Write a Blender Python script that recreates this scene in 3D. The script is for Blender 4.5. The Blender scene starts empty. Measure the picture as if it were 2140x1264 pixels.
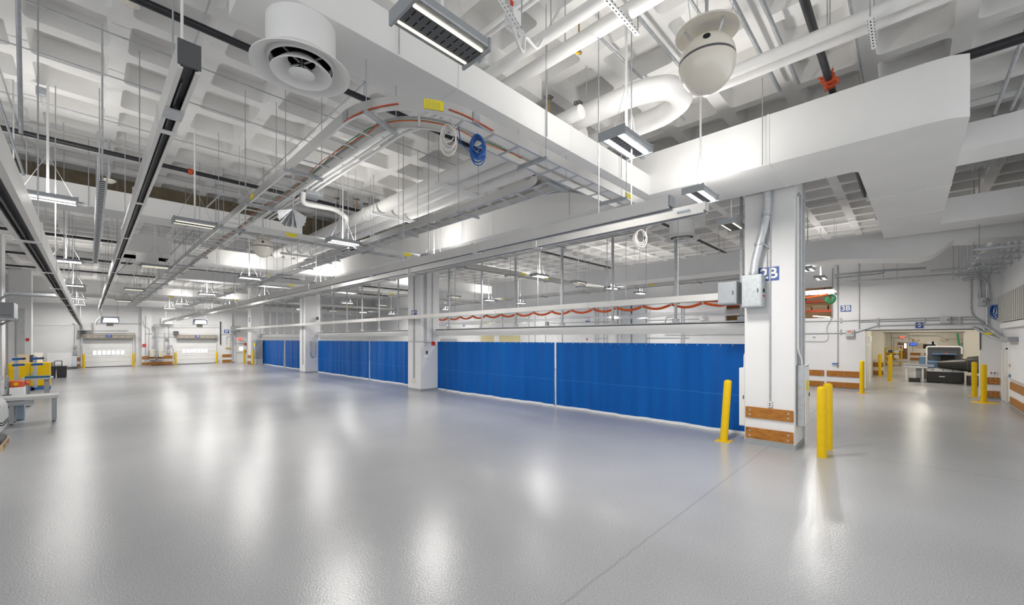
import bpy, bmesh, math, random
from mathutils import Vector, Matrix
random.seed(7)
PI = math.pi
sc = bpy.context.scene
COL = sc.collection
# ------------------------------------------------------------------ camera model (metres; +Y runs down the hall, +X across it)
F, CX, HY, EYE = 857.0, 1070.0, 708.0, 2.45
YAW = math.radians(45.92)
S_, C_ = math.sin(YAW), math.cos(YAW)
def at(x, y, X=None, Y=None, Z=None, d=None):
    r = (x - CX) / F; t = (HY - y) / F
    dx, dy = S_ + r * C_, C_ - r * S_
    k = X / dx if X is not None else Y / dy if Y is not None else (Z - EYE) / t if Z is not None else d
    return Vector((k * dx, k * dy, EYE + k * t))
# ------------------------------------------------------------------ materials
def new_mat(name):
    m = bpy.data.materials.new(name); m.use_nodes = True
    nt = m.node_tree; b = nt.nodes['Principled BSDF']
    return m, nt, b
def paint(name, c, rough=.5, metal=0, var=.06, scale=3.0, bump=0, bscale=60, coat=0, spec=.5, stretch=None):
    m, nt, b = new_mat(name)
    b.inputs['Roughness'].default_value = rough; b.inputs['Metallic'].default_value = metal
    b.inputs['Specular IOR Level'].default_value = spec
    if coat: b.inputs['Coat Weight'].default_value = coat; b.inputs['Coat Roughness'].default_value = .1
    tc = nt.nodes.new('ShaderNodeTexCoord'); n = nt.nodes.new('ShaderNodeTexNoise')
    n.inputs['Scale'].default_value = scale; n.inputs['Detail'].default_value = 5
    src = tc.outputs['Object']
    if stretch:
        mp = nt.nodes.new('ShaderNodeMapping'); mp.inputs['Scale'].default_value = stretch
        nt.links.new(src, mp.inputs['Vector']); src = mp.outputs['Vector']
    nt.links.new(src, n.inputs['Vector'])
    r = nt.nodes.new('ShaderNodeValToRGB')
    r.color_ramp.elements[0].position = .3; r.color_ramp.elements[1].position = .7
    r.color_ramp.elements[0].color = (*[max(0, v * (1 - var)) for v in c], 1)
    r.color_ramp.elements[1].color = (*[min(1, v * (1 + var)) for v in c], 1)
    nt.links.new(n.outputs['Fac'], r.inputs['Fac']); nt.links.new(r.outputs['Color'], b.inputs['Base Color'])
    if bump:
        n2 = nt.nodes.new('ShaderNodeTexNoise'); n2.inputs['Scale'].default_value = bscale
        bp = nt.nodes.new('ShaderNodeBump'); bp.inputs['Strength'].default_value = bump; bp.inputs['Distance'].default_value = .01
        nt.links.new(tc.outputs['Object'], n2.inputs['Vector']); nt.links.new(n2.outputs['Fac'], bp.inputs['Height'])
        nt.links.new(bp.outputs['Normal'], b.inputs['Normal'])
    return m
def emit(name, c, s):
    m, nt, b = new_mat(name)
    b.inputs['Base Color'].default_value = (*c, 1); b.inputs['Emission Color'].default_value = (*c, 1)
    b.inputs['Emission Strength'].default_value = s
    return m
M = {}
M['white'] = paint('white_paint', (.84, .84, .83), .55, var=.025, scale=.8)
M['wall'] = paint('painted_block', (.80, .80, .80), .6, var=.02, scale=.6, bump=.1, bscale=25)
M['cream'] = paint('cream_paint', (.78, .74, .65), .6, var=.03, scale=.7)
M['ceil'] = paint('painted_concrete', (.84, .83, .81), .75, var=.05, scale=1.3, bump=.15, bscale=12)
M['duct'] = paint('painted_duct', (.87, .865, .85), .5, var=.03, scale=.9, bump=.1, bscale=2)
M['pipe'] = paint('pipe_wrap', (.84, .83, .81), .5, var=.03, scale=4, bump=.1, bscale=20)
M['alu'] = paint('aluminium', (.70, .70, .69), .30, metal=.78, var=.06, scale=2)
M['rail'] = paint('rail_aluminium', (.76, .75, .73), .38, metal=.4, var=.05, scale=1.2)
M['galv'] = paint('galvanised_steel', (.47, .49, .51), .45, metal=.55, var=.12, scale=9)
M['galvlt'] = paint('bright_galvanised', (.58, .60, .62), .45, metal=.45, var=.12, scale=14)
M['grey'] = paint('grey_enamel', (.34, .36, .38), .45, var=.04)
M['ltgrey'] = paint('light_grey_enamel', (.55, .56, .56), .45, var=.04)
M['dkgrey'] = paint('dark_grey_enamel', (.085, .09, .095), .45, var=.06)
M['black'] = paint('black_pipe_paint', (.018, .018, .022), .4, var=.2, scale=10)
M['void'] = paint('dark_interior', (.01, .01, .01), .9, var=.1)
M['yellow'] = paint('safety_yellow', (.80, .52, .002), .42, var=.05, scale=5, spec=.3)
M['yellowlab'] = paint('yellow_label', (.88, .74, .02), .5, var=.03)
M['blue'] = paint('sign_blue', (.045, .10, .33), .5, var=.05)
M['steelblue'] = paint('steel_blue_enamel', (.14, .25, .42), .45, var=.06)
M['bluepaint'] = paint('bright_blue_enamel', (.015, .14, .48), .4, var=.05)
M['letter'] = paint('sign_white', (.85, .85, .85), .5, var=.02)
M['orange'] = paint('orange_hose', (.85, .13, .02), .45, var=.05)
M['red'] = paint('red_enamel', (.62, .03, .02), .4, var=.05)
M['redorange'] = paint('red_orange_coupling', (.6, .09, .03), .5, var=.15, scale=20)
M['green'] = paint('green_wire', (.03, .27, .11), .5, var=.05)
M['bluewire'] = paint('blue_wire', (.02, .12, .42), .45, var=.05)
M['whitewire'] = paint('white_wire', (.74, .70, .66), .5, var=.05)
M['globe'] = paint('speaker_shell', (.84, .79, .69), .2, var=.02, coat=.3)
M['brown'] = paint('dark_brown', (.20, .16, .105), .85, var=.2, scale=4)
M['cardboard'] = paint('cardboard', (.52, .38, .24), .8, var=.06)
M['tan'] = paint('tan_laminate', (.58, .50, .40), .6, var=.05)
M['brass'] = paint('brass', (.45, .32, .14), .4, metal=.8, var=.15, scale=20)
M['base'] = paint('grey_cove_base', (.34, .36, .375), .5, var=.08, scale=20)
M['brand'] = paint('door_brown', (.26, .12, .035), .45, var=.12, scale=3, stretch=(1, 1, .2))
M['olive'] = paint('pale_yellow_sheet', (.62, .54, .22), .6, var=.05)
M['slate'] = paint('machine_slate', (.11, .115, .12), .4, var=.05)
M['charcoal'] = paint('bin_charcoal', (.045, .045, .05), .55, var=.2, scale=3)
M['greyblack'] = paint('machine_black', (.03, .029, .028), .38, var=.15)
def wood():
    m, nt, b = new_mat('stained_plank')
    tc = nt.nodes.new('ShaderNodeTexCoord'); mp = nt.nodes.new('ShaderNodeMapping')
    mp.inputs['Scale'].default_value = (3, 3, 26)
    n = nt.nodes.new('ShaderNodeTexNoise'); n.inputs['Scale'].default_value = 2.0; n.inputs['Detail'].default_value = 7; n.inputs['Distortion'].default_value = .6
    r = nt.nodes.new('ShaderNodeValToRGB'); e = r.color_ramp.elements
    e[0].position = .25; e[0].color = (.17, .055, .006, 1); e[1].position = .75; e[1].color = (.52, .215, .03, 1)
    k = e.new(.5); k.color = (.40, .15, .016, 1)
    nt.links.new(tc.outputs['Object'], mp.inputs['Vector']); nt.links.new(mp.outputs['Vector'], n.inputs['Vector'])
    nt.links.new(n.outputs['Fac'], r.inputs['Fac']); nt.links.new(r.outputs['Color'], b.inputs['Base Color'])
    b.inputs['Roughness'].default_value = .5
    return m
M['wood'] = wood()
def floor_mat():
    m, nt, b = new_mat('epoxy_floor')
    tc = nt.nodes.new('ShaderNodeTexCoord'); L = nt.links.new
    big = nt.nodes.new('ShaderNodeTexNoise'); big.inputs['Scale'].default_value = .35; big.inputs['Detail'].default_value = 6
    fine = nt.nodes.new('ShaderNodeTexNoise'); fine.inputs['Scale'].default_value = 70; fine.inputs['Detail'].default_value = 2
    for n in (big, fine): L(tc.outputs['Object'], n.inputs['Vector'])
    r1 = nt.nodes.new('ShaderNodeValToRGB'); e = r1.color_ramp.elements
    e[0].position = .3; e[0].color = (.42, .425, .435, 1); e[1].position = .7; e[1].color = (.48, .485, .492, 1)
    L(big.outputs['Fac'], r1.inputs['Fac'])
    r2 = nt.nodes.new('ShaderNodeValToRGB'); e = r2.color_ramp.elements
    e[0].position = .36; e[0].color = (.60, .61, .66, 1); e[1].position = .60; e[1].color = (1, 1, 1, 1)
    L(fine.outputs['Fac'], r2.inputs['Fac'])
    mx = nt.nodes.new('ShaderNodeMix'); mx.data_type = 'RGBA'; mx.blend_type = 'MULTIPLY'; mx.inputs[0].default_value = .6
    L(r1.outputs['Color'], mx.inputs[6]); L(r2.outputs['Color'], mx.inputs[7])
    # slab joints: along X every bay, along Y on the column line
    sp = nt.nodes.new('ShaderNodeSeparateXYZ'); L(tc.outputs['Object'], sp.inputs[0])
    wob = nt.nodes.new('ShaderNodeTexNoise'); wob.inputs['Scale'].default_value = 3; L(tc.outputs['Object'], wob.inputs['Vector'])
    def mth(op, a, bb=None, v=None):
        q = nt.nodes.new('ShaderNodeMath'); q.operation = op; L(a, q.inputs[0])
        if bb is not None: L(bb, q.inputs[1])
        if v is not None: q.inputs[1].default_value = v
        return q.outputs[0]
    wv = mth('MULTIPLY', mth('SUBTRACT', wob.outputs['Fac'], v=.5), v=.05)
    def line(out, off, period):
        a = mth('ADD', mth('SUBTRACT', out, v=off), wv)
        a = mth('PINGPONG', a, v=period / 2)
        s = nt.nodes.new('ShaderNodeMapRange'); s.inputs['From Min'].default_value = .003; s.inputs['From Max'].default_value = .025
        s.inputs['To Min'].default_value = .84; s.inputs['To Max'].default_value = 1.0
        L(a, s.inputs['Value']); return s.outputs[0]
    j = mth('MINIMUM', line(sp.outputs['Y'], 2.3, 14.6), line(sp.outputs['X'], -3.4, 14.6))
    mj = nt.nodes.new('ShaderNodeMix'); mj.data_type = 'RGBA'; mj.blend_type = 'MULTIPLY'; mj.inputs[0].default_value = 1
    L(mx.outputs[2], mj.inputs[6]); L(j, mj.inputs[7]); L(mj.outputs[2], b.inputs['Base Color'])
    rr = nt.nodes.new('ShaderNodeMapRange'); rr.inputs['To Min'].default_value = .235; rr.inputs['To Max'].default_value = .268
    L(big.outputs['Fac'], rr.inputs['Value']); L(rr.outputs[0], b.inputs['Roughness'])
    bp = nt.nodes.new('ShaderNodeBump'); bp.inputs['Strength'].default_value = .30; bp.inputs['Distance'].default_value = .006
    bn = nt.nodes.new('ShaderNodeTexNoise'); bn.inputs['Scale'].default_value = 45; L(tc.outputs['Object'], bn.inputs['Vector'])
    L(bn.outputs['Fac'], bp.inputs['Height']); L(bp.outputs['Normal'], b.inputs['Normal'])
    b.inputs['Specular IOR Level'].default_value = .6
    return m
M['floor'] = floor_mat()
def curtain_mat():
    m, nt, b = new_mat('blue_vinyl')
    tc = nt.nodes.new('ShaderNodeTexCoord'); n = nt.nodes.new('ShaderNodeTexNoise'); n.inputs['Scale'].default_value = 1.5
    mp = nt.nodes.new('ShaderNodeMapping'); mp.inputs['Scale'].default_value = (1, 2.2, .12)
    r = nt.nodes.new('ShaderNodeValToRGB'); e = r.color_ramp.elements
    e[0].position = .3; e[0].color = (.0008, .088, .37, 1); e[1].position = .7; e[1].color = (.001, .118, .46, 1)
    L = nt.links.new
    L(tc.outputs['Object'], mp.inputs['Vector']); L(mp.outputs['Vector'], n.inputs['Vector']); L(n.outputs['Fac'], r.inputs['Fac'])
    L(r.outputs['Color'], b.inputs['Base Color']); b.inputs['Roughness'].default_value = .5; b.inputs['Specular IOR Level'].default_value = .22
    return m
M['curtain'] = curtain_mat()
def clear_mat(name, fac=.16, col=(.9, .92, .93)):
    m = bpy.data.materials.new(name); m.use_nodes = True; nt = m.node_tree; nt.nodes.clear()
    o = nt.nodes.new('ShaderNodeOutputMaterial'); t = nt.nodes.new('ShaderNodeBsdfTransparent'); g = nt.nodes.new('ShaderNodeBsdfPrincipled')
    g.inputs['Base Color'].default_value = (*col, 1); g.inputs['Roughness'].default_value = .15
    n = nt.nodes.new('ShaderNodeTexNoise'); n.inputs['Scale'].default_value = 2
    mr = nt.nodes.new('ShaderNodeMapRange'); mr.inputs['To Min'].default_value = fac * .5; mr.inputs['To Max'].default_value = fac * 1.5
    nt.links.new(n.outputs['Fac'], mr.inputs['Value'])
    x = nt.nodes.new('ShaderNodeMixShader'); nt.links.new(mr.outputs[0], x.inputs[0])
    nt.links.new(t.outputs[0], x.inputs[1]); nt.links.new(g.outputs[0], x.inputs[2]); nt.links.new(x.outputs[0], o.inputs[0])
    return m
M['vinyl'] = clear_mat('clear_vinyl', .12)
M['film'] = clear_mat('milky_film', .55)
WORLD = .8
EXPO = .68
M['led'] = emit('led_panel', (1, .985, .96), 4.0)
M['leddim'] = emit('led_panel_dimmed', (1, .90, .70), .75)
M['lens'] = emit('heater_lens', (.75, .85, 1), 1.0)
M['daywin'] = emit('daylit_pane', (.85, .9, 1), 1.7)
M['exit'] = emit('exit_red', (1, .06, .05), 1.1)
M['tvblue'] = emit('screen_blue', (.05, .12, .65), .6)
# ------------------------------------------------------------------ mesh builder
def frame(d):
    d = d.normalized(); u = Vector((0, 0, 1)) if abs(d.z) < .95 else Vector((0, 1, 0))
    a = d.cross(u).normalized(); return a, a.cross(d).normalized()
class MB:
    def __init__(s): s.v = []; s.f = []; s.mk = []
    def m(s, mat): s.mk.append((len(s.f), mat)); return s      # faces added from here on use this material
    def add(s, vs, fs):
        o = len(s.v); s.v += [tuple(p) for p in vs]; s.f += [tuple(i + o for i in f) for f in fs]; return s
    def box(s, a, b):
        x0, x1 = sorted((a[0], b[0])); y0, y1 = sorted((a[1], b[1])); z0, z1 = sorted((a[2], b[2]))
        return s.add([(x0, y0, z0), (x1, y0, z0), (x1, y1, z0), (x0, y1, z0), (x0, y0, z1), (x1, y0, z1), (x1, y1, z1), (x0, y1, z1)],
                     [(0, 3, 2, 1), (4, 5, 6, 7), (0, 1, 5, 4), (1, 2, 6, 5), (2, 3, 7, 6), (3, 0, 4, 7)])
    def bar(s, p, q, w, h):
        p, q = Vector(p), Vector(q); a, u = frame(q - p); a *= w / 2; u *= h / 2
        c = [p - a - u, p + a - u, p + a + u, p - a + u, q - a - u, q + a - u, q + a + u, q - a + u]
        return s.add(c, [(0, 1, 2, 3), (7, 6, 5, 4), (0, 4, 5, 1), (1, 5, 6, 2), (2, 6, 7, 3), (3, 7, 4, 0)])
    def cyl(s, p, q, r, n=10, r2=None):
        p, q = Vector(p), Vector(q); a, u = frame(q - p); r2 = r if r2 is None else r2
        c0 = [p + (a * math.cos(2 * PI * i / n) + u * math.sin(2 * PI * i / n)) * r for i in range(n)]
        c1 = [q + (a * math.cos(2 * PI * i / n) + u * math.sin(2 * PI * i / n)) * r2 for i in range(n)]
        return s.add(c0 + c1, [(i, (i + 1) % n, n + (i + 1) % n, n + i) for i in range(n)] + [tuple(range(n))[::-1], tuple(range(n, 2 * n))])
    def tube(s, pts, r, n=8, bend=0, seg=5):
        pts = [Vector(p) for p in pts]
        if bend:
            out = [pts[0]]
            for i in range(1, len(pts) - 1):
                a, b, c = pts[i - 1], pts[i], pts[i + 1]
                l = min(bend, (a - b).length * .48, (c - b).length * .48)
                p0 = b + (a - b).normalized() * l; p2 = b + (c - b).normalized() * l
                for k in range(seg + 1):
                    t = k / seg; out.append(p0 * (1 - t) ** 2 + b * 2 * t * (1 - t) + p2 * t * t)
            out.append(pts[-1]); pts = out
        o = len(s.v); N = len(pts); a = None
        for i, p in enumerate(pts):
            d = (pts[min(i + 1, N - 1)] - pts[max(i - 1, 0)]).normalized()
            if a is None: a, u = frame(d)
            else:
                a = (a - d * a.dot(d))
                if a.length < 1e-6: a, _ = frame(d)
                a.normalize(); u = a.cross(d).normalized()
            for k in range(n): s.v.append(tuple(p + (a * math.cos(2 * PI * k / n) + u * math.sin(2 * PI * k / n)) * r))
        for i in range(N - 1):
            for k in range(n):
                s.f.append((o + i * n + k, o + i * n + (k + 1) % n, o + (i + 1) * n + (k + 1) % n, o + (i + 1) * n + k))
        s.f.append(tuple(o + k for k in range(n))[::-1]); s.f.append(tuple(o + (N - 1) * n + k for k in range(n)))
        return s
    def lathe(s, prof, c, n=32, close=False):
        c = Vector(c); o = len(s.v); m = len(prof)
        for i in range(n):
            t = 2 * PI * i / n
            for r, z in prof: s.v.append((c.x + r * math.cos(t), c.y + r * math.sin(t), c.z + z))
        for i in range(n):
            j = (i + 1) % n
            for k in range(m if close else m - 1):
                l = (k + 1) % m
                s.f.append((o + i * m + k, o + j * m + k, o + j * m + l, o + i * m + l))
        return s
    def prism(s, poly, ax, a, b):
        n = len(poly)
        def P(p, w): return {'x': (w, p[0], p[1]), 'y': (p[0], w, p[1]), 'z': (p[0], p[1], w)}[ax]
        return s.add([P(p, a) for p in poly] + [P(p, b) for p in poly],
                     [tuple(range(n))[::-1], tuple(range(n, 2 * n))] + [(i, (i + 1) % n, n + (i + 1) % n, n + i) for i in range(n)])
    def sweep(s, prof, path):
        """prof: closed list of (offset to the left, z); path: list of (x, y)."""
        o = len(s.v); m = len(prof); N = len(path); P = [Vector((p[0], p[1])) for p in path]
        for i, p in enumerate(P):
            d = (P[min(i + 1, N - 1)] - P[max(i - 1, 0)]).normalized(); nn = Vector((-d.y, d.x))
            for a, z in prof: s.v.append((p.x + nn.x * a, p.y + nn.y * a, z))
        for i in range(N - 1):
            for k in range(m):
                l = (k + 1) % m; s.f.append((o + i * m + k, o + i * m + l, o + (i + 1) * m + l, o + (i + 1) * m + k))
        s.f.append(tuple(o + k for k in range(m))); s.f.append(tuple(o + (N - 1) * m + k for k in range(m))[::-1])
        return s
    def build(s, name, mat, parent=None, loc=None, bev=0, sharp=35):
        me = bpy.data.meshes.new(name)
        if parent is not None: o0 = WL[parent.name]
        elif loc is not None: o0 = Vector(loc)
        else:
            xs, ys, zs = zip(*s.v); o0 = Vector(((min(xs) + max(xs)) / 2, (min(ys) + max(ys)) / 2, min(zs)))
        me.from_pydata([(v[0] - o0.x, v[1] - o0.y, v[2] - o0.z) for v in s.v], [], s.f)
        bm = bmesh.new(); bm.from_mesh(me); bmesh.ops.recalc_face_normals(bm, faces=bm.faces); bm.to_mesh(me); bm.free()
        me.polygons.foreach_set('use_smooth', [True] * len(me.polygons)); me.set_sharp_from_angle(angle=math.radians(sharp))
        me.materials.append(M[mat] if isinstance(mat, str) else mat)
        for j, (f0, mm) in enumerate(s.mk):
            me.materials.append(M[mm]); f1 = s.mk[j + 1][0] if j + 1 < len(s.mk) else len(s.f)
            for q in range(f0, f1): me.polygons[q].material_index = j + 1
        o = bpy.data.objects.new(name, me); COL.objects.link(o)
        if parent is not None: o.parent = parent
        else: o.location = o0
        WL[o.name] = o0.copy()
        if bev:
            b = o.modifiers.new('bevel', 'BEVEL'); b.width = bev; b.segments = 2; b.limit_method = 'ANGLE'; b.angle_limit = .6
        return o
WL = {}
ORD = 'first second third fourth fifth sixth seventh eighth ninth tenth eleventh twelfth thirteenth fourteenth'.split()
def tag(o, label, cat, group=None):
    o['label'] = label; o['category'] = cat
    if group: o['group'] = group
    return o
def thing(name, label, cat, loc=(0, 0, 0), group=None):
    o = bpy.data.objects.new(name, None); o.empty_display_size = .2; o.location = loc; COL.objects.link(o)
    WL[o.name] = Vector(loc); return tag(o, label, cat, group)
def struct(name, mb, mat, loc=None, sharp=35):
    o = mb.build(name, mat, loc=loc, sharp=sharp); o['kind'] = 'structure'; return o
def copy_tree(o, loc=None, parent=None):
    c = o.copy(); COL.objects.link(c)
    if parent is not None: c.parent = parent
    else: c.location = loc
    WL[c.name] = Vector(loc) if loc is not None else WL.get(o.name, Vector())
    for ch in list(o.children): copy_tree(ch, None, c)
    return c
_tc = {}
def text_mb(txt, size, origin, right, up, depth=.006, bold=.012):
    """flat lettering as mesh, centred on origin"""
    cu = bpy.data.curves.new('lettering', 'FONT'); cu.body = txt; cu.size = size; cu.extrude = depth / 2; cu.offset = bold * size
    cu.align_x = 'CENTER'; cu.align_y = 'CENTER'
    ob = bpy.data.objects.new('lettering', cu); COL.objects.link(ob)
    dg = bpy.context.evaluated_depsgraph_get(); me = bpy.data.meshes.new_from_object(ob.evaluated_get(dg))
    r, u = Vector(right), Vector(up); n = r.cross(u); o = Vector(origin)
    mb = MB().add([o + r * v.co.x + u * v.co.y + n * v.co.z for v in me.vertices], [tuple(p.vertices) for p in me.polygons])
    bpy.data.objects.remove(ob); bpy.data.curves.remove(cu); bpy.data.meshes.remove(me)
    return mb
CEIL = 7.4
DUCTS = [(1.0, 8.95, 4.28, 5.0, 5.75), (8.95, 10.53, -.65, 22, 5.75), (-2.8, 5, 14.65, 15.6, 5.75), (.9, 8.95, 21.9, 22.9, 5.75), (10.6, 20.5, 21.9, 22.9, 5.75), (.9, 12, 40.6, 41.6, 5.75), (2.6, 14, 29.4, 30.3, 5.85), (18.6, 19.8, -2.7, 11, 5.28), (10.53, 12.6, 4.3, 5, 5.75)]
def top(x, y):
    for a, b, c, d, z in DUCTS:
        if a - .02 < x < b + .02 and c - .02 < y < d + .02: return z
    return CEIL
XR, YF = 25.6, 50.2          # right-hand wall, far wall
YE = -2.7                    # short end wall at right
# ------------------------------------------------------------------ setting
struct('floor', MB().box((-9.3, -9, -.2), (66, 50.6, 0)), 'floor', loc=(0, 0, 0))
def waffle():
    m = 1.17; wx, wy, h = .95, .92, .36
    x1, y1 = .25 - 8 * m, 9.77 - 15 * m      # right / far edges of the first pan
    mb = MB(); nx, ny = 31, 51; ins = .05; rad = .10
    gx = [x1 + .11 + i * m for i in range(-1, nx)]; gy = [y1 + .125 + j * m for j in range(-1, ny)]
    base = {}
    for i, x in enumerate(gx):
        for j, y in enumerate(gy): base[i, j] = len(mb.v); mb.v.append((x, y, CEIL))
    def ring(xa, xb, ya, yb, z, r):
        o = len(mb.v)
        for (cx, cy, a0) in ((xa + r, ya + r, PI), (xb - r, ya + r, 1.5 * PI), (xb - r, yb - r, 0), (xa + r, yb - r, .5 * PI)):
            for k in range(4):
                a = a0 + k * PI / 6; mb.v.append((cx + r * math.cos(a), cy + r * math.sin(a), z))
        return o
    for i in range(nx):
        for j in range(ny):
            xb = gx[i + 1] - .11; xa = xb - wx; yb = gy[j + 1] - .125; ya = yb - wy
            R0 = ring(xa, xb, ya, yb, CEIL, rad); R1 = ring(xa + ins, xb - ins, ya + ins, yb - ins, CEIL + h, rad)
            C = [base[i, j], base[i + 1, j], base[i + 1, j + 1], base[i, j + 1]]
            for s in range(4):
                mb.f.append((C[s], C[(s + 1) % 4], R0 + ((s + 1) % 4) * 4, R0 + s * 4 + 3))
                for k in range(3): mb.f.append((C[s], R0 + s * 4 + k + 1, R0 + s * 4 + k))
            for k in range(16):
                l = (k + 1) % 16; mb.f.append((R0 + k, R0 + l, R1 + l, R1 + k))
            mb.f.append(tuple(R1 + k for k in range(16)))
    xa, xb, ya, yb = gx[0], gx[-1], gy[0], gy[-1]
    mb.box((xa, ya, CEIL + h + .01), (xb, yb, CEIL + h + .25))
    return mb
struct('ceiling', waffle(), 'ceil', loc=(0, 0, CEIL))
def wall_pieces(us, zs, holes, P):
    """boxes over a grid of (u, z) cells minus holes"""
    mb = MB()
    for a, b in zip(us, us[1:]):
        for c, d in zip(zs, zs[1:]):
            mu, mz = (a + b) / 2, (c + d) / 2
            if any(h[0] < mu < h[1] and h[2] < mz < h[3] for h in holes): continue
            p, q = P(a, c), P(b, d); mb.box(p[0], q[1])
    return mb
OP = (-2.09, 1.48, 0, 2.86)               # wide opening in the right wall
HOLE = (2.7, 7.65, 3.5, 5.05)             # unglazed window to the storage loft
struct('wall_right', wall_pieces([-2.7, -2.09, 1.48, 2.7, 7.65, 50.2], [0, 2.86, 3.5, 5.05, 7.85], [OP, HOLE],
       lambda u, z: ((XR, u, z), (XR + .3, u, z))), 'wall')
D1, D2, DM = (-.33, 2.8, 0, 2.45), (5.84, 8.95, 0, 2.45), (10.62, 11.62, 0, 2.05)
struct('wall_far', wall_pieces([-9, D1[0], D1[1], D2[0], D2[1], DM[0], DM[1], XR], [0, 2.05, 2.45, 7.85], [D1, D2, DM],
       lambda u, z: ((u, YF, z), (u, YF + .3, z))), 'wall')
struct('wall_left', MB().box((-9.3, 10, 0), (-9, YF + .3, 7.85)), 'wall')
struct('wall_end', MB().box((15.5, YE - .3, 0), (XR + .3, YE, 7.85)), 'wall')
struct('trim_pilaster', MB().box((3.35, YF - .35, 0), (4.0, YF, CEIL)).box((9.2, YF - .3, 0), (10.25, YF, CEIL)), 'wall')
struct('trim_recess', MB().box((-4.3, YF - .04, 3.55), (-.95, YF, 3.62)).box((-4.35, YF - .06, 0), (-4.25, YF, 5.2)).box((-9, YF - .12, 5.0), (25.6, YF, 5.35)), 'wall')
struct('trim_soffit', MB().box((-9, YF - 1.1, 5.35), (25.6, YF - .1, 5.9)), 'white')
struct('baseboard_right', MB().box((XR - .02, 1.48, 0), (XR, 50, .11)).box((XR - .02, YE, 0), (XR, -2.09, .11)), 'base')
struct('baseboard_far', MB().box((-4, YF - .02, 0), (D1[0] - .05, YF, .09)).box((4.0, YF - .02, 0), (D2[0] - .05, YF, .09)).box((10.25, YF - .02, 0), (DM[0] - .1, YF, .09)), 'base')
struct('baseboard_end', MB().box((15.5, YE, 0), (24.1, YE + .02, .11)), 'base')
struct('trim_lintel', MB().box((XR - .03, OP[0] - .05, 2.83), (XR + .28, OP[1] + .03, 2.87)).box((XR - .02, OP[0] - .04, 2.0), (XR + .02, OP[0], 2.87)), 'dkgrey')
# columns -----------------------------------------------------------
def planks(mb_parent, spans, axis, w0, thick, out, nm='bumper_plank', boards=((.06, .33), (.60, .88))):
    for a, b in spans:
        for z0, z1 in boards:
            p = MB()
            if axis == 'x': p.box((w0, a, z0), (w0 + out * thick, b, z1))
            else: p.box((a, w0, z0), (b, w0 + out * thick, z1))
            pl = p.build(nm, 'wood', mb_parent, bev=.006)
            if b - a < 6 and w0 < 30:
                for t in (a + .09, b - .09):
                    for z in (z0 + .07, z1 - .07):
                        c = Vector((w0 + out * thick, t, z)) if axis == 'x' else Vector((t, w0 + out * thick, z))
                        d = Vector((out * .006, 0, 0)) if axis == 'x' else Vector((0, out * .006, 0))
                        MB().cyl(c - d, c + d, .022, 8).build('bolt', 'galv', pl)
COLX0, COLX1 = 10.8, 11.85
for nm, y0, y1, lab in (('B', 1.8, 2.8, 'nearest white square column, with wood bumper planks and the 2B sign'),
                        ('C', 16.4, 17.5, 'white square column between the nearest and middle blue curtains, 2C sign'),
                        ('D', 31.1, 32.2, 'white square column between the middle and farthest blue curtains'),
                        ('E', 45.2, 46.3, 'farthest white column past the last blue curtain, grey cabinet beside it')):
    t = thing('column', lab, 'column', ((COLX0 + COLX1) / 2, (y0 + y1) / 2, 0), 'columns along the curtain line')
    MB().box((COLX0, y0, 0), (COLX1, y1, CEIL)).build('shaft', 'wall', t, bev=.015)
    MB().box((COLX0 - .012, y0 - .012, 0), (COLX1 + .012, y1 + .012, .1)).build('cove_base', 'base', t)
    if nm == 'B':
        pb = MB().box((COLX0, y0, .1), (COLX1, y1, .11))
        planks(t, [(1.83, 2.77)], 'x', COLX0, .04, -1, boards=((.135, .385), (.615, .865)))
        MB().box((COLX1 - .14, y0 - .02, .11), (COLX1 + .03, y0, CEIL - .3)).build('corner_channel', 'ltgrey', t)
    if nm == 'E':
        planks(t, [(y0 + .05, y1 - .05)], 'x', COLX0, .04, -1)
for y0, lab in ((45.2, 'white column at far left, behind the yellow cabinet'), (30.9, 'white column cut by the left picture edge')):
    t = thing('column', lab, 'column', (-3.35, y0 + .5, 0), 'columns along the left side')
    MB().box((-3.9, y0, 0), (-2.85, y0 + 1.1, CEIL)).build('shaft', 'wall', t, bev=.015)
    MB().box((-3.91, y0 - .012, 0), (-2.84, y0 + 1.11, .1)).build('cove_base', 'base', t)
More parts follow.
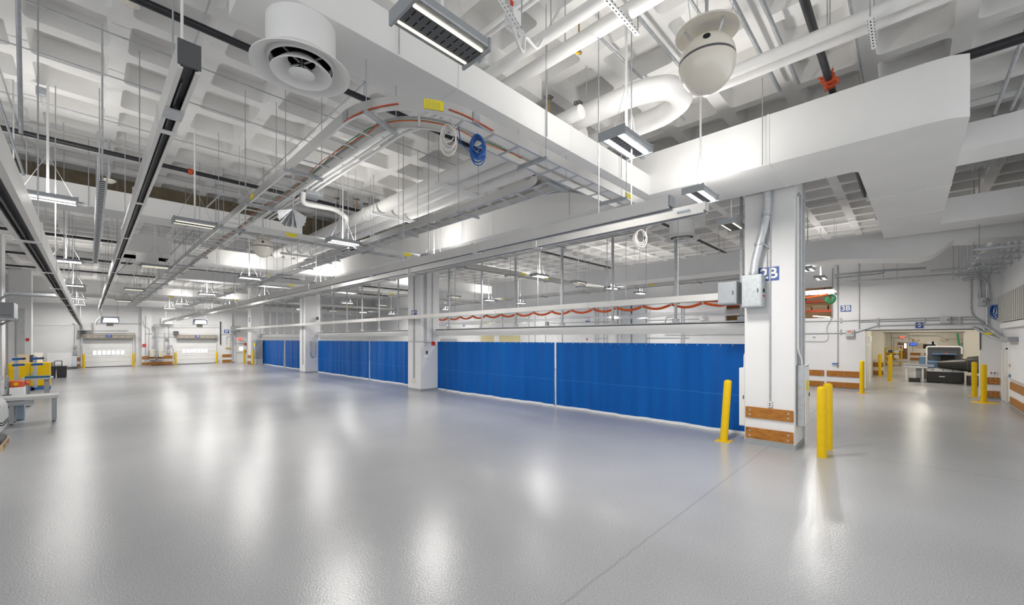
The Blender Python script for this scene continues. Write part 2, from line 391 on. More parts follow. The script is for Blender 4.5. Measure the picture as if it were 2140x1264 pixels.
# garage doors ------------------------------------------------------
def garage(n, d, num, wins):
    x0, x1 = d[0], d[1]
    mb = MB(); nz = 6
    for i in range(nz):                       # ribbed sections
        z0, z1 = .05 + i * 2.4 / nz, .05 + (i + 1) * 2.4 / nz - .012
        mb.box((x0, YF + .08, z0), (x1, YF + .13, z1))
    mb.box((x0, YF + .13, .03), (x1, YF + .15, 2.45))
    o = struct('door_%d' % n, mb, 'white')
    WL[o.name] = o.location.copy()
    MB().box((x0 + .02, YF + .06, 0), (x1 - .02, YF + .14, .06)).build('bottom_seal', 'dkgrey', o)
    sl = MB().box((x0 - .02, YF - .34, 2.48), (x1 + .06, YF, 2.84)).m('ltgrey')
    for k in range(7):
        if k == 3: continue
        c = x0 + (k + .8) * (x1 - x0) / 7.6; sl.box((c - .12, YF - .345, 2.63), (c + .12, YF - .33, 2.67))
    sl.build('roll_housing', 'brown2', o)
    hd = MB().box((x0, YF - .02, 2.3), (x1, YF + .07, 2.47)).build('grey_strip', 'ltgrey', o)  # light grey strip just below the roll housing
    wf, wp = MB(), []
    (xa, za), (xb, zb) = wins; w = (xb - xa) / 7
    for k in range(7):
        a, b = xa + k * w + .15 * w, xa + (k + 1) * w - .15 * w
        f = MB().box((a - .03, YF + .055, zb - .03), (b + .03, YF + .08, za + .03)).build('window_frame', 'white', o)
        MB().box((a, YF + .05, zb), (b, YF + .06, za)).build('pane', 'daywin', f)
    sg = thing('door_number_sign', 'small blue sign numbered %s over the %s roll-up door' % (num, 'left' if n == 1 else 'right'), 'sign', ((x0 + x1) / 2, YF - .35, 2.65))
    cx = (x0 + x1) / 2
    MB().box((cx - .17, YF - .37, 2.58), (cx + .17, YF - .35, 2.84)).build('plate', 'blue', sg)
    text_mb(num, .24, (cx, YF - .375, 2.71), (1, 0, 0), (0, 0, 1)).build('lettering', 'letter', sg)
    return o
M['warmled'] = emit('warm_led', (1, .93, .80), 5)
M['warmglow'] = emit('room_fill_glow', (1, .93, .80), 2.5)
M['bluegrey'] = paint('pale_blue_enamel', (.33, .42, .52), .5, var=.04)
M['redhead'] = paint('orange_red_enamel', (.62, .10, .03), .4, var=.06)
M['teal'] = paint('teal_enamel', (.03, .14, .24), .45, var=.05)
M['bluewhite'] = paint('bluish_white', (.72, .76, .83), .4, var=.02)
M['zincbox'] = paint('zinc_box', (.46, .49, .51), .45, metal=.25, var=.12, scale=16)
M['exitface'] = emit('exit_face', (.9, .12, .08), .7)
M['louvre'] = paint('greige_enamel', (.50, .49, .44), .5, var=.04)
M['brown2'] = paint('taupe_housing', (.33, .29, .24), .5, var=.05)
def fw(x, y, Y=YF): p = at(x, y, Y=Y); return (p.x, p.z)
garage(1, D1, '11', (fw(193, 733.6), fw(260.6, 740)))
garage(2, D2, '10', (fw(380.6, 730.6), fw(434.5, 736)))
d3 = struct('door_3', MB().box((DM[0] + .05, YF + .04, .01), (DM[1] - .05, YF + .09, 2.0)), 'white')
MB().box((DM[0], YF + .0, 0), (DM[0] + .05, YF + .12, 2.05)).box((DM[1] - .05, YF, 0), (DM[1], YF + .12, 2.05)).box((DM[0], YF, 2.0), (DM[1], YF + .12, 2.05)).build('door_frame', 'ltgrey', d3)
MB().box((10.95, YF + .03, 1.25), (11.28, YF + .045, 1.6)).build('pane', 'daywin', d3)
MB().box((DM[0] + .1, YF + .0, 1.0), (DM[1] - .1, YF + .04, 1.05)).build('push_bar', 'galv', d3)
MB().box((DM[0] + .3, YF - .02, 1.9), (DM[1] - .1, YF + .04, 1.97)).build('door_closer', 'grey', d3)
# bumpers on walls (one thing per run)
def bumper(lab, spans, axis, w0, out, boards=((.06, .33), (.60, .88))):
    for a, b in spans:
        c = ((w0, (a + b) / 2, 0) if axis == 'x' else ((a + b) / 2, w0, 0))
        for (z0, z1), wd in zip(boards, ('lower', 'upper')):
            p = MB()
            if axis == 'x': p.box((w0, a, z0), (w0 + out * .04, b, z1))
            else: p.box((a, w0, z0), (b, w0 + out * .04, z1))
            o = p.build('bumper_plank', 'wood', bev=.006); tag(o, lab % wd, 'plank', 'wood bumper planks on the walls')
            for t in (a + .1, (a + b) / 2, b - .1):
                for z in (z0 + .07, z1 - .07):
                    q = Vector((w0 + out * .04, t, z)) if axis == 'x' else Vector((t, w0 + out * .04, z))
                    d = Vector((out * .005, 0, 0)) if axis == 'x' else Vector((0, out * .005, 0))
                    MB().cyl(q - d, q + d, .02, 6).build('bolt', 'galv', o)
def bumps(*rows):
    for lab, a, b, axis, w0, out in rows: bumper(lab, [(a, b)], axis, w0, out)
bumps(('%s wood bumper plank left of the left roll-up door', -.85, -.45, 'y', YF, -1),
      ('%s wood bumper plank between the two roll-up doors', 3.36, 5.5, 'y', YF - .36, -1),
      ('%s wood bumper plank left of the far white door', 9.4, 10.2, 'y', YF - .31, -1),
      ('%s wood bumper plank right of the far white door', 11.75, 12.3, 'y', YF, -1),
      ('%s long wood bumper plank on the wall under the 3B sign', 3.05, 6.4, 'x', XR, -1),
      ('%s short wood bumper plank on the wall left of the wide opening', 1.6, 2.95, 'x', XR, -1),
      ('%s wood bumper plank right of the wide opening', -2.62, -2.14, 'x', XR, -1),
      ('%s wood bumper plank on the end wall at the right picture edge', 19.5, 23.6, 'y', YE, 1))
# ------------------------------------------------------------------ bollards
def bollard(x, y, h, lab, plate=False, lean=(0, 0), r=.085):
    t = thing('bollard', lab, 'bollard', (x, y, 0), 'yellow bollards')
    p = MB(); lx, ly = lean
    prof = [(0, h), (r * .6, h - .008), (r * .92, h - .03), (r, h - .06), (r, h - .4), (r, .0)]
    mb = MB().lathe([(a, b) for a, b in prof], (x, y, 0), 20)
    mb.v = [(v[0] + lx * v[2], v[1] + ly * v[2], v[2]) for v in mb.v]
    mb.build('post', 'yellow', t, sharp=60)
    if plate:
        MB().box((x - .16, y - .16, 0), (x + .16, y + .16, .015)).build('base_plate', 'yellow', t)
        for sx in (-.12, .12):
            for sy in (-.12, .12): MB().cyl((x + sx, y + sy, .015), (x + sx, y + sy, .04), .014, 6).build('anchor_bolt', 'galv', t)
bollard(10.62, 3.2, 1.47, 'leaning yellow bollard with a base plate in front of the blue curtain', True, (.045, -.05))
bollard(10.57, 1.3, 1.47, 'nearer of the two yellow bollards beside the nearest column', False)
bollard(11.45, 1.3, 1.47, 'rear one of the two yellow bollards beside the nearest column', False)
bollard(24.3, 1.53, 1.47, 'yellow bollard left of the wide opening', True)
bollard(24.16, -2.08, 1.47, 'yellow bollard right of the wide opening, on a round yellow patch', True)
bollard(26.3, -2.0, 1.47, 'yellow bollard just inside the right jamb of the wide opening', True)
bollard(36.1, 1.38, 1.47, 'yellow bollard by the second doorway frame beyond the opening', True)
bollard(32.4, .8, 1.5, 'yellow bollard standing alone on the floor beyond the opening', True)
bollard(-.28, 49.6, 1.2, 'yellow bollard left of the left roll-up door')
bollard(2.78, 49.6, 1.2, 'yellow bollard right of the left roll-up door')
bollard(5.7, 49.6, 1.2, 'yellow bollard left of the right roll-up door')
bollard(8.9, 49.6, 1.2, 'yellow bollard right of the right roll-up door')
bollard(10.8, 47.6, 1.42, 'left one of the two yellow bollards by the farthest column', True)
bollard(10.75, 44.2, 1.42, 'right one of the two yellow bollards by the farthest column', True)
tag(MB().lathe([(0, .006), (.36, .006), (.37, .002), (0, .002)], (23.95, -2.1, 0), 28).build('floor_patch', 'yellow'), 'round yellow painted steel patch under the bollard right of the opening', 'floor plate')
# ------------------------------------------------------------------ curtains
def curtain(y0, y1, lab, seed):
    rnd = random.Random(seed); ph = [rnd.uniform(0, 6.28) for _ in range(6)]
    t = thing('curtain', lab, 'curtain', (11.72, (y0 + y1) / 2, 0), 'blue vinyl curtains')
    L = y1 - y0
    def dx(y, z):
        e = min(1, z / .3) * .6 + .4
        a = .030 * math.sin(2.1 * y + ph[0]) + .022 * math.sin(5.3 * y + ph[1] + .25 * math.sin(y)) + .014 * math.sin(11.7 * y + ph[2]) + .012 * math.sin(.9 * y + 2 * z + ph[3])
        return a * (1.25 - .22 * z)
    def sheet(za, zb, nz, th=.004, off=0, droop=False):
        ny = max(8, int(L / .06)); mb = MB()
        for i in range(ny + 1):
            y = y0 + L * i / ny
            for k in range(nz + 1):
                zz = za + (zb - za) * k / nz
                if droop and k == 0: zz += .012 * math.sin(3.1 * y + ph[4]) + .01
                for s in (0, 1): mb.v.append((11.72 + dx(y, zz) + off + s * th, y, zz))
        w = (nz + 1) * 2
        for i in range(ny):
            for k in range(nz):
                a = i * w + k * 2; b = a + w
                mb.f += [(a, b, b + 2, a + 2), (a + 1, a + 3, b + 3, b + 1)]
            a = i * w; b = a + w; mb.f.append((a, a + 1, b + 1, b)); a += w - 2; b += w - 2; mb.f.append((a, b, b + 1, a + 1))
        for i in (0, ny):
            for k in range(nz): a = i * w + k * 2; mb.f.append((a, a + 2, a + 3, a + 1))
        return mb
    sheet(.05, 2.32, 24, droop=True).build('blue_panel', 'curtain', t, sharp=60)
    sheet(2.32, 2.62, 3).build('clear_band', 'vinyl', t, sharp=60)
    sheet(.0, .075, 2, th=.01, off=-.008).build('white_hem', 'letter', t, sharp=60)
    sheet(.98, .99, 1, th=.004, off=-.0035).build('weld_seam', 'seam', t)
    for yy in (y0 + .005, y1 - .02):
        MB().box((11.70 + dx(yy, 1) + .0, yy, .05), (11.70 + dx(yy, 1) + .03, yy + .014, 2.32)).build('edge_strip', 'letter' if y1 < 10 and yy > 9 else 'seam', t)
    g = MB(); n = int(L / .3)
    for i in range(n):
        y = y0 + .15 + i * .3; x = 11.72 + dx(y, 2.29)
        g.cyl((x - .006, y, 2.285), (x + .01, y, 2.285), .014, 6)
    g.build('grommets', 'galvlt', t)
M['seam'] = paint('blue_weld', (.02, .22, .62), .35)
bays = [(2.86, 9.13, 9.2, 16.38, 'nearest'), (17.52, 23.28, 23.36, 31.08, 'middle'), (32.22, 38.45, 38.55, 45.18, 'farthest')]
for i, (a, b, c, d, w) in enumerate(bays):
    curtain(a, b, 'right half of the %s blue vinyl curtain' % w, 10 + i)
    curtain(c, d, 'left half of the %s blue vinyl curtain' % w, 20 + i)
    h = thing('curtain_header', 'long white curtain header beam over the %s blue curtain, on grey posts' % w, 'beam', (11.75, (a + d) / 2, 2.6), 'curtain headers')
    MB().box((11.66, a, 2.6), (11.70, d, 2.9)).box((11.66, a, 2.86), (11.86, d, 2.9)).build('fascia', 'duct', h)
    MB().box((11.64, a, 2.885), (11.70, d, 2.92)).build('top_flashing', 'galv', h)
    MB().box((11.72, a, 2.6), (11.78, d, 2.66)).build('track', 'galv', h)
    ps = [3.12, 4.83, 6.87, 8.9, 11.2, 13.2, 15.5] if i == 0 else [a + .4 + k * (d - a - .8) / 6 for k in range(7)]
    for y in ps:
        p = MB().box((11.74, y - .03, 2.9), (11.8, y + .03, top(11.77, y))).build('hanger_post', 'galv', h)
        MB().box((11.70, y - .08, 2.9), (11.84, y + .08, 3.03)).build('post_foot', 'galvlt', p)
# ------------------------------------------------------------------ ducts and diffusers
def diffuser(x, y, zb, lab, z=5.28, R=.475):
    t = thing('air_diffuser', lab, 'air vent', (x, y, z), 'round ceiling diffusers')
    r0 = R * .70
    MB().lathe([(r0 - .004, zb - z), (r0, zb - z), (r0, .12), (r0 - .02, .05), (r0 - .03, .05), (r0 - .02, .12)], (x, y, z), 48, close=True).build('collar', 'duct', t, sharp=40)
    MB().lathe([(r0 * .86, .12), (r0, .10), (R * .8, .045), (R * .96, .012), (R, 0), (R, .012), (R * .96, .03), (R * .8, .065), (r0, .13)], (x, y, z), 56, close=True).build('outer_cone', 'duct', t, sharp=50)
    MB().lathe([(.13, .10), (.2, .03), (R * .60, -.035), (R * .62, -.03), (.22, .05), (.15, .11)], (x, y, z), 48, close=True).build('middle_cone', 'duct', t, sharp=50)
    MB().lathe([(0, -.045), (.11, -.04), (.125, -.03), (.06, .0), (.02, .03), (0, .03)], (x, y, z), 32).build('centre_disc', 'duct', t, sharp=50)
    st = MB()
    for k in range(4):
        a = k * PI / 2 + .5; st.bar((x + .03 * math.cos(a), y + .03 * math.sin(a), z + .08), (x + r0 * .95 * math.cos(a), y + r0 * .95 * math.sin(a), z + .1), .02, .01)
    st.cyl((x, y, z - .01), (x, y, z + .16), .012, 8)
    st.build('spider', 'galv', t)
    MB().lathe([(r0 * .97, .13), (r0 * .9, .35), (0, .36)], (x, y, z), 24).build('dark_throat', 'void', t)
def duct(name, lab, mb, rods=(), bottom=5.75):
    xs, ys, zs = zip(*mb.v)
    t = thing('air_duct', lab, 'duct', ((min(xs) + max(xs)) / 2, (min(ys) + max(ys)) / 2, min(zs)), 'white sheet metal air ducts')
    o = mb.build('duct_casing', 'duct', t, sharp=30)
    for (x, y, z) in rods: MB().cyl((x, y, z), (x, y, CEIL), .008, 6).build('hanger_rod', 'galv', t)
    return t
def seams(t, boxes):
    for b in boxes: MB().box(*b).build('seam_flange', 'duct', t)
DB = 5.75
t = duct('', 'big white duct overhead from top centre, carrying the large round diffuser', MB().box((1.0, 4.28, DB), (8.95, 5.0, 6.2)), [(2.5, 4.24, DB), (5.2, 4.24, DB), (7.6, 4.24, DB)])
seams(t, [((x, 4.27, DB - .01), (x + .03, 5.01, 6.21)) for x in (3.4, 5.9)])
diffuser(1.57, 4.62, DB, 'large round white diffuser at top left of centre, nearest')
t = duct('', 'short white duct stub beyond the nearest column, over the small round diffuser', MB().box((10.53, 4.3, DB), (12.6, 5.0, 6.2)))
diffuser(11.75, 4.65, DB, 'round white diffuser seen left of the nearest column top')
# long duct along the hall with its elbow
arc = []
poly = [(8.95, 22.0), (8.95, -.2), (8.98, -.45), (9.1, -.65), (17.0, -.65), (17.0, .6)]
inn = [(10.53 + .12 * (1 - math.cos(a)), .72 + .12 * (1 - math.sin(a))) for a in [k * PI / 16 for k in range(8, -1, -1)]]
poly += [(10.65, .72)] + inn[1:] + [(10.53, 22.0)]
t = duct('', 'huge white duct elbow at upper right, running away over the nearest column', MB().prism(poly, 'z', DB, 6.69), [(8.9, 2.0, DB), (8.9, 6.5, DB), (8.9, 11, DB)])
seams(t, [((8.94, y, DB - .008), (10.54, y + .03, 6.70)) for y in (1.9, 6.0, 9.5, 13)])
seams(t, [((12.9, -.66, DB - .01), (12.93, .73, 6.7)), ((15.2, -.66, DB - .01), (15.23, .68, 6.7))])
t = duct('', 'white duct crossing behind the elbow end, upper right', MB().box((17.0, -2.69, DB), (18.2, .6, 6.45)))
# transition duct with the swelling belly
px = [(1678, 509), (1678, 551), (1750, 541), (1860, 540), (1918, 540), (1945, 533), (1965, 522), (1982, 508), (1996, 500), (2070, 497), (2140, 492)]
pr = [at(x, y, X=18.6) for x, y in px]
pp = [(11.0, 6.05), (11.0, 5.28), (5.0, 5.28)] + [(p.y, p.z) for p in pr[1:]] + [(-2.69, 5.4), (-2.69, 6.05)]
duct('', 'white duct with a curved swelling belly below, in front of the right wall', MB().prism(pp, 'x', 18.6, 19.8), [(19.2, 3, 6.05), (19.2, 6, 6.05)])
duct('', 'white duct passing behind the vertical cut end at the far upper right', MB().box((12.9, -4.0, 6.45), (14.0, -.72, 7.0)))
t = duct('', 'white cross duct in front of the brown band, upper left', MB().box((-2.8, 14.65, DB), (5.0, 15.6, 6.25)), [(0, 14.6, DB), (2.6, 14.6, DB)])
t = duct('', 'white duct further back with a diffuser hanging at its left end', MB().box((.9, 21.9, DB), (8.95, 22.9, 6.4)).box((.9, 20.9, DB), (2.3, 22.9, 6.4)), [(4, 21.85, DB)])
diffuser(1.6, 21.4, DB, 'round white diffuser in mid distance, between the slotted rail and the long tray')
duct('', 'white box-ended duct beyond the nearest curtain, mid distance', MB().box((10.6, 21.9, DB), (20.5, 22.9, 6.3)))
t = duct('', 'far white cross duct with the farthest diffuser', MB().box((.9, 40.6, DB), (12, 41.6, 6.3)))
diffuser(1.7, 41.1, DB, 'farthest round white diffuser, small')
duct('', 'far white cross duct three bays back', MB().box((2.6, 29.4, 5.85), (14, 30.3, 6.4)))
struct('trim_brown_beam', MB().box((-9, 17.6, 6.7), (8.9, 18.3, CEIL)), 'brown')  # dark brown band below the ceiling, behind the cross duct
# white sheet metal edge of the near bay at top (solid slab strip over the duct end)
struct('trim_slab_band', MB().box((.2, 5.02, 7.0), (6.0, 5.9, CEIL)), 'ceil')
# ------------------------------------------------------------------ light fixtures
LZ = 5.13
PW, UPW = 41, 20
def area(name, parent, loc, size, watts, rx, col=(1, .972, .93)):
    d = bpy.data.lights.new(name, 'AREA'); d.shape = 'RECTANGLE'; d.size, d.size_y = size; d.energy = watts; d.color = col
    o = bpy.data.objects.new(name, d); COL.objects.link(o); o.parent = parent; o.location = loc; o.rotation_euler = (rx, 0, 0); return o
M['uplens'] = emit('uplight_lens', (1, .985, .96), 3.0)
def fixture_proto(lit):
    t = thing('light_fixture', 'x', 'lamp', (0, 0, 0), 'LED high bay fixtures')
    hw = .40; m = 'dkgrey'
    MB().box((-hw, -.19, .045), (hw, .19, .115)).build('housing', 'grey', t, bev=.006)
    for s in (-1, 1): MB().box((s * hw - .012, -.2, 0), (s * hw + .012, .2, .125)).build('end_plate', 'grey', t)
    for s in (-1, 1):
        fn = MB()
        for k in range(4): fn.box((-hw, s * (.142 + .015 * k) - .003, .03), (hw, s * (.142 + .015 * k) + .003, .05))
        fn.box((-hw, s * .13 - .003 if s > 0 else -.19, .045), (hw, .19 if s > 0 else -.127, .05)); fn.build('heat_sink', 'galvlt', t)
    sl = MB().box((-hw + .01, -.068 if lit else -.105, .02), (hw - .01, .068 if lit else .105, .04)).m('void')
    for k in range(10):
        for s in (-1, 1): sl.box((-hw + .07 + k * .073, s * (.032 if lit else .048) - (.02 if lit else .032), .0185), (-hw + .082 + k * .073, s * (.032 if lit else .048) + (.02 if lit else .032), .021))
    sl.build('slotted_plate', m, t)
    for s in (-1, 1): MB().box((-hw + .03, s * (.105 if lit else .12) - (.034 if lit else .013), .012), (hw - .03, s * (.105 if lit else .12) + (.034 if lit else .013), .028)).build('led_strip', 'led' if lit else 'leddim', t)
    if lit:
        MB().box((-hw + .05, -.12, .115), (hw - .05, .12, .122)).build('uplight_lens', 'uplens', t)
        for s in (-1, 1): area('strip_light', t, (0, s * .105, .008), (hw * 2 - .06, .066), PW, 0)
        area('up_light', t, (0, 0, .126), (hw * 2 - .1, .24), UPW, PI)
    MB().cyl((.0, 0, .1), (.0, 0, CEIL - LZ), .018, 8).build('stem', 'white', t)
    MB().lathe([(0, 0), (.04, .004), (.05, .03), (.035, .06), (0, .06)], (hw + .09, .0, .0), 14).build('motion_sensor', 'white', t)
    MB().box((hw, -.02, .05), (hw + .1, .02, .075)).build('sensor_arm', 'grey', t)
    wi = MB()
    for s in (-1, 1): wi.tube([(s * .34, 0, .12), (0, 0, .9)], .003, 4)
    wi.build('safety_wires', 'galv', t)
    return t
lit0, dim0 = fixture_proto(True), fixture_proto(False)
used = {True: False, False: False}
ROWS = [(2.85, 'nearest row'), (12.0, 'second row'), (21.2, 'third row'), (30.6, 'fourth row'), (40.3, 'farthest full row'), (47.2, 'row added to brighten the far wall')]  # the last row is added to brighten the far wall
FILES = [(-.55, 'leftmost file, beside the left rail', 1), (2.2, 'file along the main cable tray', 0), (5.4, 'file left of the twin rails', 1), (8.1, 'file over the twin rails', 1), (10.8, 'file along the column line', 0),
         (13.6, 'first file beyond the curtains', 1), (16.5, 'second file beyond the curtains', 0), (19.7, 'third file beyond the curtains', 1), (22.8, 'file nearest the right wall', 1)]
for ry, rn in ROWS:
    for fx, fn_, lit in FILES:
        if ry < 5 and fx in (-.55, 13.6, 16.5): continue
        if fx == 10.8 and ry > 5: continue
        if ry > 45 and fx not in (-.55, 5.4, 8.1): continue
        y = ry + (.15 if fx == 2.2 else 0) - (.9 if fx == 2.2 and 20 < ry < 22 else 0); x = fx - (.15 if fx == 5.4 and ry < 5 else 0)
        if ry < 5 and fx == 10.8: y = 3.07; x = 10.75
        if ry > 5 and fx == 5.4: x = 5.0
        if ry > 5 and fx == 2.2: x = 1.75
        if fx == 19.7: x = 19.55
        if 11 < ry < 13 and fx > 3: y = 11.5
        src = lit0 if lit else dim0
        if not used[bool(lit)]: o = src; o.location = (x, y, LZ); used[bool(lit)] = True
        else: o = copy_tree(src, (x, y, LZ))
        o['label'] = '%s hanging LED fixture, %s, %s' % ('bright' if lit else 'dark dimmed', rn, fn_)
        if ry < 5 and fx == 2.2: o['label'] = 'large dark slotted LED fixture hanging at the top of the picture'
        if ry < 5 and fx == 5.4: o['label'] = 'glaring twin strip LED fixture hanging in front of the big duct'
        if ry < 5 and fx == 8.1: o['label'] = 'bright twin strip LED fixture hanging just above the ends of the twin rails'
        if ry < 5 and fx == 10.8: o['label'] = 'dimmed LED fixture hanging left of the nearest column'
# ------------------------------------------------------------------ slotted rails
def rail(lab, x, z, y0, y1, w=.16, h=.19, slot=.085, clips=(), cap='dkgrey', mat='rail', panel=None, hang=4.0):
    t = thing('power_rail', lab, 'rail', (x, y0, z), 'long overhead power rails')
    a, b, c = w / 2, slot / 2, .016
    prof = [(-a, z), (-b, z), (-b, z + c), (-a + c, z + c), (-a + c, z + h - c), (a - c, z + h - c), (a - c, z + c), (b, z + c), (b, z), (a, z), (a, z + h), (-a, z + h)]
    MB().prism([(x + p, q) for p, q in prof], 'y', y0, y1).build('housing', mat, t)
    MB().box((x - a + .03, y0 + .05, z + .09), (x + a - .03, y1, z + .13)).build('conductor_bar', 'dkgrey', t)
    MB().box((x - b * .5, y0 + .3, z + .02), (x - b * .2, y1, z + .06)).build('seal_lip', 'dkgrey', t)
    MB().box((x - a - .004, y0 - .02, z + .03), (x + a + .004, y0, z + h + .004)).build('end_cap', cap, t)
    for yc in clips:
        MB().box((x - a - .012, yc - .05, z - .012), (x + a + .012, yc + .05, z)).box((x - a - .012, yc - .05, z), (x - a, yc + .05, z + h + .01)).box((x + a, yc - .05, z), (x + a + .012, yc + .05, z + h + .01)).build('joint_clip', 'rail', t)
    y = y0 + 1.0
    while y < y1 - 1:
        MB().cyl((x, y, z + h), (x, y, top(x, y)), .008, 6).build('hanger_rod', 'galv', t); y += hang
    return t
clips = [6.8 + 3.0 * k for k in range(14)]
rail('left slotted rail, lowest and nearest to the left picture edge', -.45, 3.5, 3.0, 49.6, clips=clips, w=.18, h=.2, slot=.10)
rl = rail('slotted rail with a dark end cap hanging below the waffle ceiling, upper left', .61, 4.78, 4.5, 46.5, w=.155, h=.24, clips=[6.0, 9.5, 13, 16.5, 20, 24, 28, 32, 36, 40])
MB().box((.53, 5.35, 4.765), (.69, 5.6, 4.78)).build('maker_plate', 'galvlt', rl)
MB().tube([(.61, 46.5, 4.85), (.6, 47.0, 4.7), (.75, 47.3, 4.3), (.45, 47.6, 3.9), (.4, 47.7, 3.6)], .05, 8, bend=.3).build('drop_cable', 'ltgrey', rl)
rail('left one of the twin rails, ending in front of the big duct', 4.85, 4.0, 2.05, 49.6, w=.14, h=.15, slot=.07, cap='grey', clips=[5.6, 9.5, 13.5, 18, 22.5, 27, 31, 36, 41, 45], hang=5)
rr_ = rail('right one of the twin rails, ending below the bright twin strip lamp', 5.36, 4.02, 1.83, 46.5, w=.13, h=.125, slot=.06, cap='rail', clips=[4.6, 8.6, 13, 17, 22, 26, 31, 36, 41], mat='rail', hang=5)
MB().box((5.289, 2.0, 4.075), (5.296, 2.16, 4.095)).build('maker_label', 'bluegrey', rr_)
r3 = rail('lower white rail running in front of the columns, above the curtains', 10.5, 3.38, 3.25, 49.4, w=.13, h=.16, slot=.06, cap='grey', clips=[7, 11, 15, 20, 25, 30, 35, 40], hang=6)
def cabinet(lab, a, b, mat, cat='electrical box', name='electrical_box', group=None, door=None, bev=.008, extra=None):
    mb = MB().box(a, b); c = ((a[0] + b[0]) / 2, (a[1] + b[1]) / 2, min(a[2], b[2]))
    t = thing(name, lab, cat, c, group); mb.build('enclosure', mat, t, bev=bev)
    if door:                                  # thin front cover on the given side
        x0, x1 = sorted((a[0], b[0])); y0, y1 = sorted((a[1], b[1])); z0, z1 = sorted((a[2], b[2])); e = .012; g = .025
        if door == '-x': q = MB().box((x0 - e, y0 + g, z0 + g), (x0, y1 - g, z1 - g)); h = MB().box((x0 - e - .02, y0 + .06, (z0 + z1) / 2 - .04), (x0 - e, y0 + .08, (z0 + z1) / 2 + .04))
        elif door == '-y': q = MB().box((x0 + g, y0 - e, z0 + g), (x1 - g, y0, z1 - g)); h = MB().box((x1 - .09, y0 - e - .02, (z0 + z1) / 2 - .04), (x1 - .07, y0 - e, (z0 + z1) / 2 + .04))
        else: q = MB().box((x0 + g, y1, z0 + g), (x1 - g, y1 + e, z1 - g)); h = MB().box((x1 - .09, y1 + e, (z0 + z1) / 2 - .04), (x1 - .07, y1 + e + .02, (z0 + z1) / 2 + .04))
        d = q.build('cover', mat, t); h.build('latch', 'dkgrey', d)
    return t
x, z = fw(176.6, 683); cabinet('white feed panel on the far wall where the left slotted rail ends', (x - .42, 49.7, z - .32), (x + .42, YF, z + .35), 'ltgrey', door='-y')
x, z = fw(348, 672); cabinet('white feed panel on the far wall where the twin rails end', (x - .42, 49.7, z - .25), (x + .42, YF, z + .32), 'white', door='-y')
cabinet('grey feed box where the lower rail ends against the far wall', (10.1, 49.5, 3.2), (10.9, YF, 3.75), 'grey', door='-y')
cabinet('grey power feed box hanging left of the nearest column, orange mark', (10.35, 2.85, 3.26), (10.8, 3.25, 3.78), 'grey', door='-x')
tag(MB().box((10.34, 3.0, 3.50), (10.35, 3.16, 3.56)).build('nameplate', 'void'), 'small black nameplate on the grey feed box', 'plate')
tag(MB().box((10.34, 3.03, 3.45), (10.35, 3.13, 3.48)).build('nameplate', 'orange'), 'small orange sticker on the grey feed box', 'sticker')
# ------------------------------------------------------------------ ladder cable trays
TZ = 5.15
def dense(path, step):
    out = []; acc = 0
    for (a, b) in zip(path, path[1:]):
        a, b = Vector(a), Vector(b); L = (b - a).length
        if L == 0: continue
        while acc <= L:
            out.append((a + (b - a) * acc / L, (b - a).normalized())); acc += step
        acc -= L
    return out
def tray(lab, path, w=.46, z=TZ, step=.42, sup=2.4, labels=(), rods=True, h=.15):
    p0 = path[0]; t = thing('cable_tray', lab, 'cable tray', (p0[0], p0[1], z), 'overhead ladder cable trays')
    for s in (1, -1):
        pr = [(s * w / 2, z), (s * (w / 2 - .035), z), (s * (w / 2 - .035), z + .004), (s * (w / 2 - .004), z + .004), (s * (w / 2 - .004), z + h - .004), (s * (w / 2 - .035), z + h - .004), (s * (w / 2 - .035), z + h), (s * w / 2, z + h)]
        MB().sweep(pr, path).build('side_rail', 'alu', t, sharp=40)
    n = 0
    for p, d in dense(path, step):
        if n >= 99: break
        nn = Vector((-d.y, d.x)) * (w / 2 - .006)
        MB().bar((p.x - nn.x, p.y - nn.y, z + .018), (p.x + nn.x, p.y + nn.y, z + .018), .03, .02).build('rung', 'alu', t); n += 1
    if sup:
        for p, d in dense(path, sup):
            nn = Vector((-d.y, d.x)) * (w / 2 + .07)
            a, b = (p.x - nn.x, p.y - nn.y), (p.x + nn.x, p.y + nn.y)
            st = MB().bar((*a, z - .022), (*b, z - .022), .042, .042)
            o = st.build('support_strut', 'galv', t)
            for q in (a, b):
                q2 = (q[0] * .93 + p.x * .07, q[1] * .93 + p.y * .07)
                MB().cyl((*q2, z - .06), (*q2, top(*q2)), .0065, 6).build('hanger_rod', 'galv', t)
    for (x, y, ax, s) in labels:
        if ax == 'y': q = MB().box((x + s * (w / 2 + .001), y - .13, z + .03), (x + s * (w / 2 + .004), y + .13, z + .12))
        else: q = MB().box((x - .13, y + s * (w / 2 + .001), z + .03), (x + .13, y + s * (w / 2 + .004), z + .12))
        q.build('warning_label', 'yellowlab', t)
    return t
def arcpts(cx, cy, r, a0, a1, n=14): return [(cx + r * math.cos(a0 + (a1 - a0) * k / n), cy + r * math.sin(a0 + (a1 - a0) * k / n)) for k in range(n + 1)]
x1, y1 = 2.45, 4.14; R = .98
main_path = [(x1, 45.5), (x1, y1 + R + 1.0), (x1, y1 + R)] + arcpts(x1 + R, y1 + R, R, PI, 1.5 * PI)[1:] + [(x1 + R + 1, y1), (9.0, y1)]
STEP_MAIN = .48
mt = tray('near ladder cable tray that curves under the big duct, running far down the hall', main_path, step=STEP_MAIN, labels=[(2.45, 9.2, 'y', -1), (2.45, 13.7, 'y', 1), (2.45, 20.4, 'y', 1), (2.45, 27, 'y', 1), (7.3, 4.14, 'x', -1)])
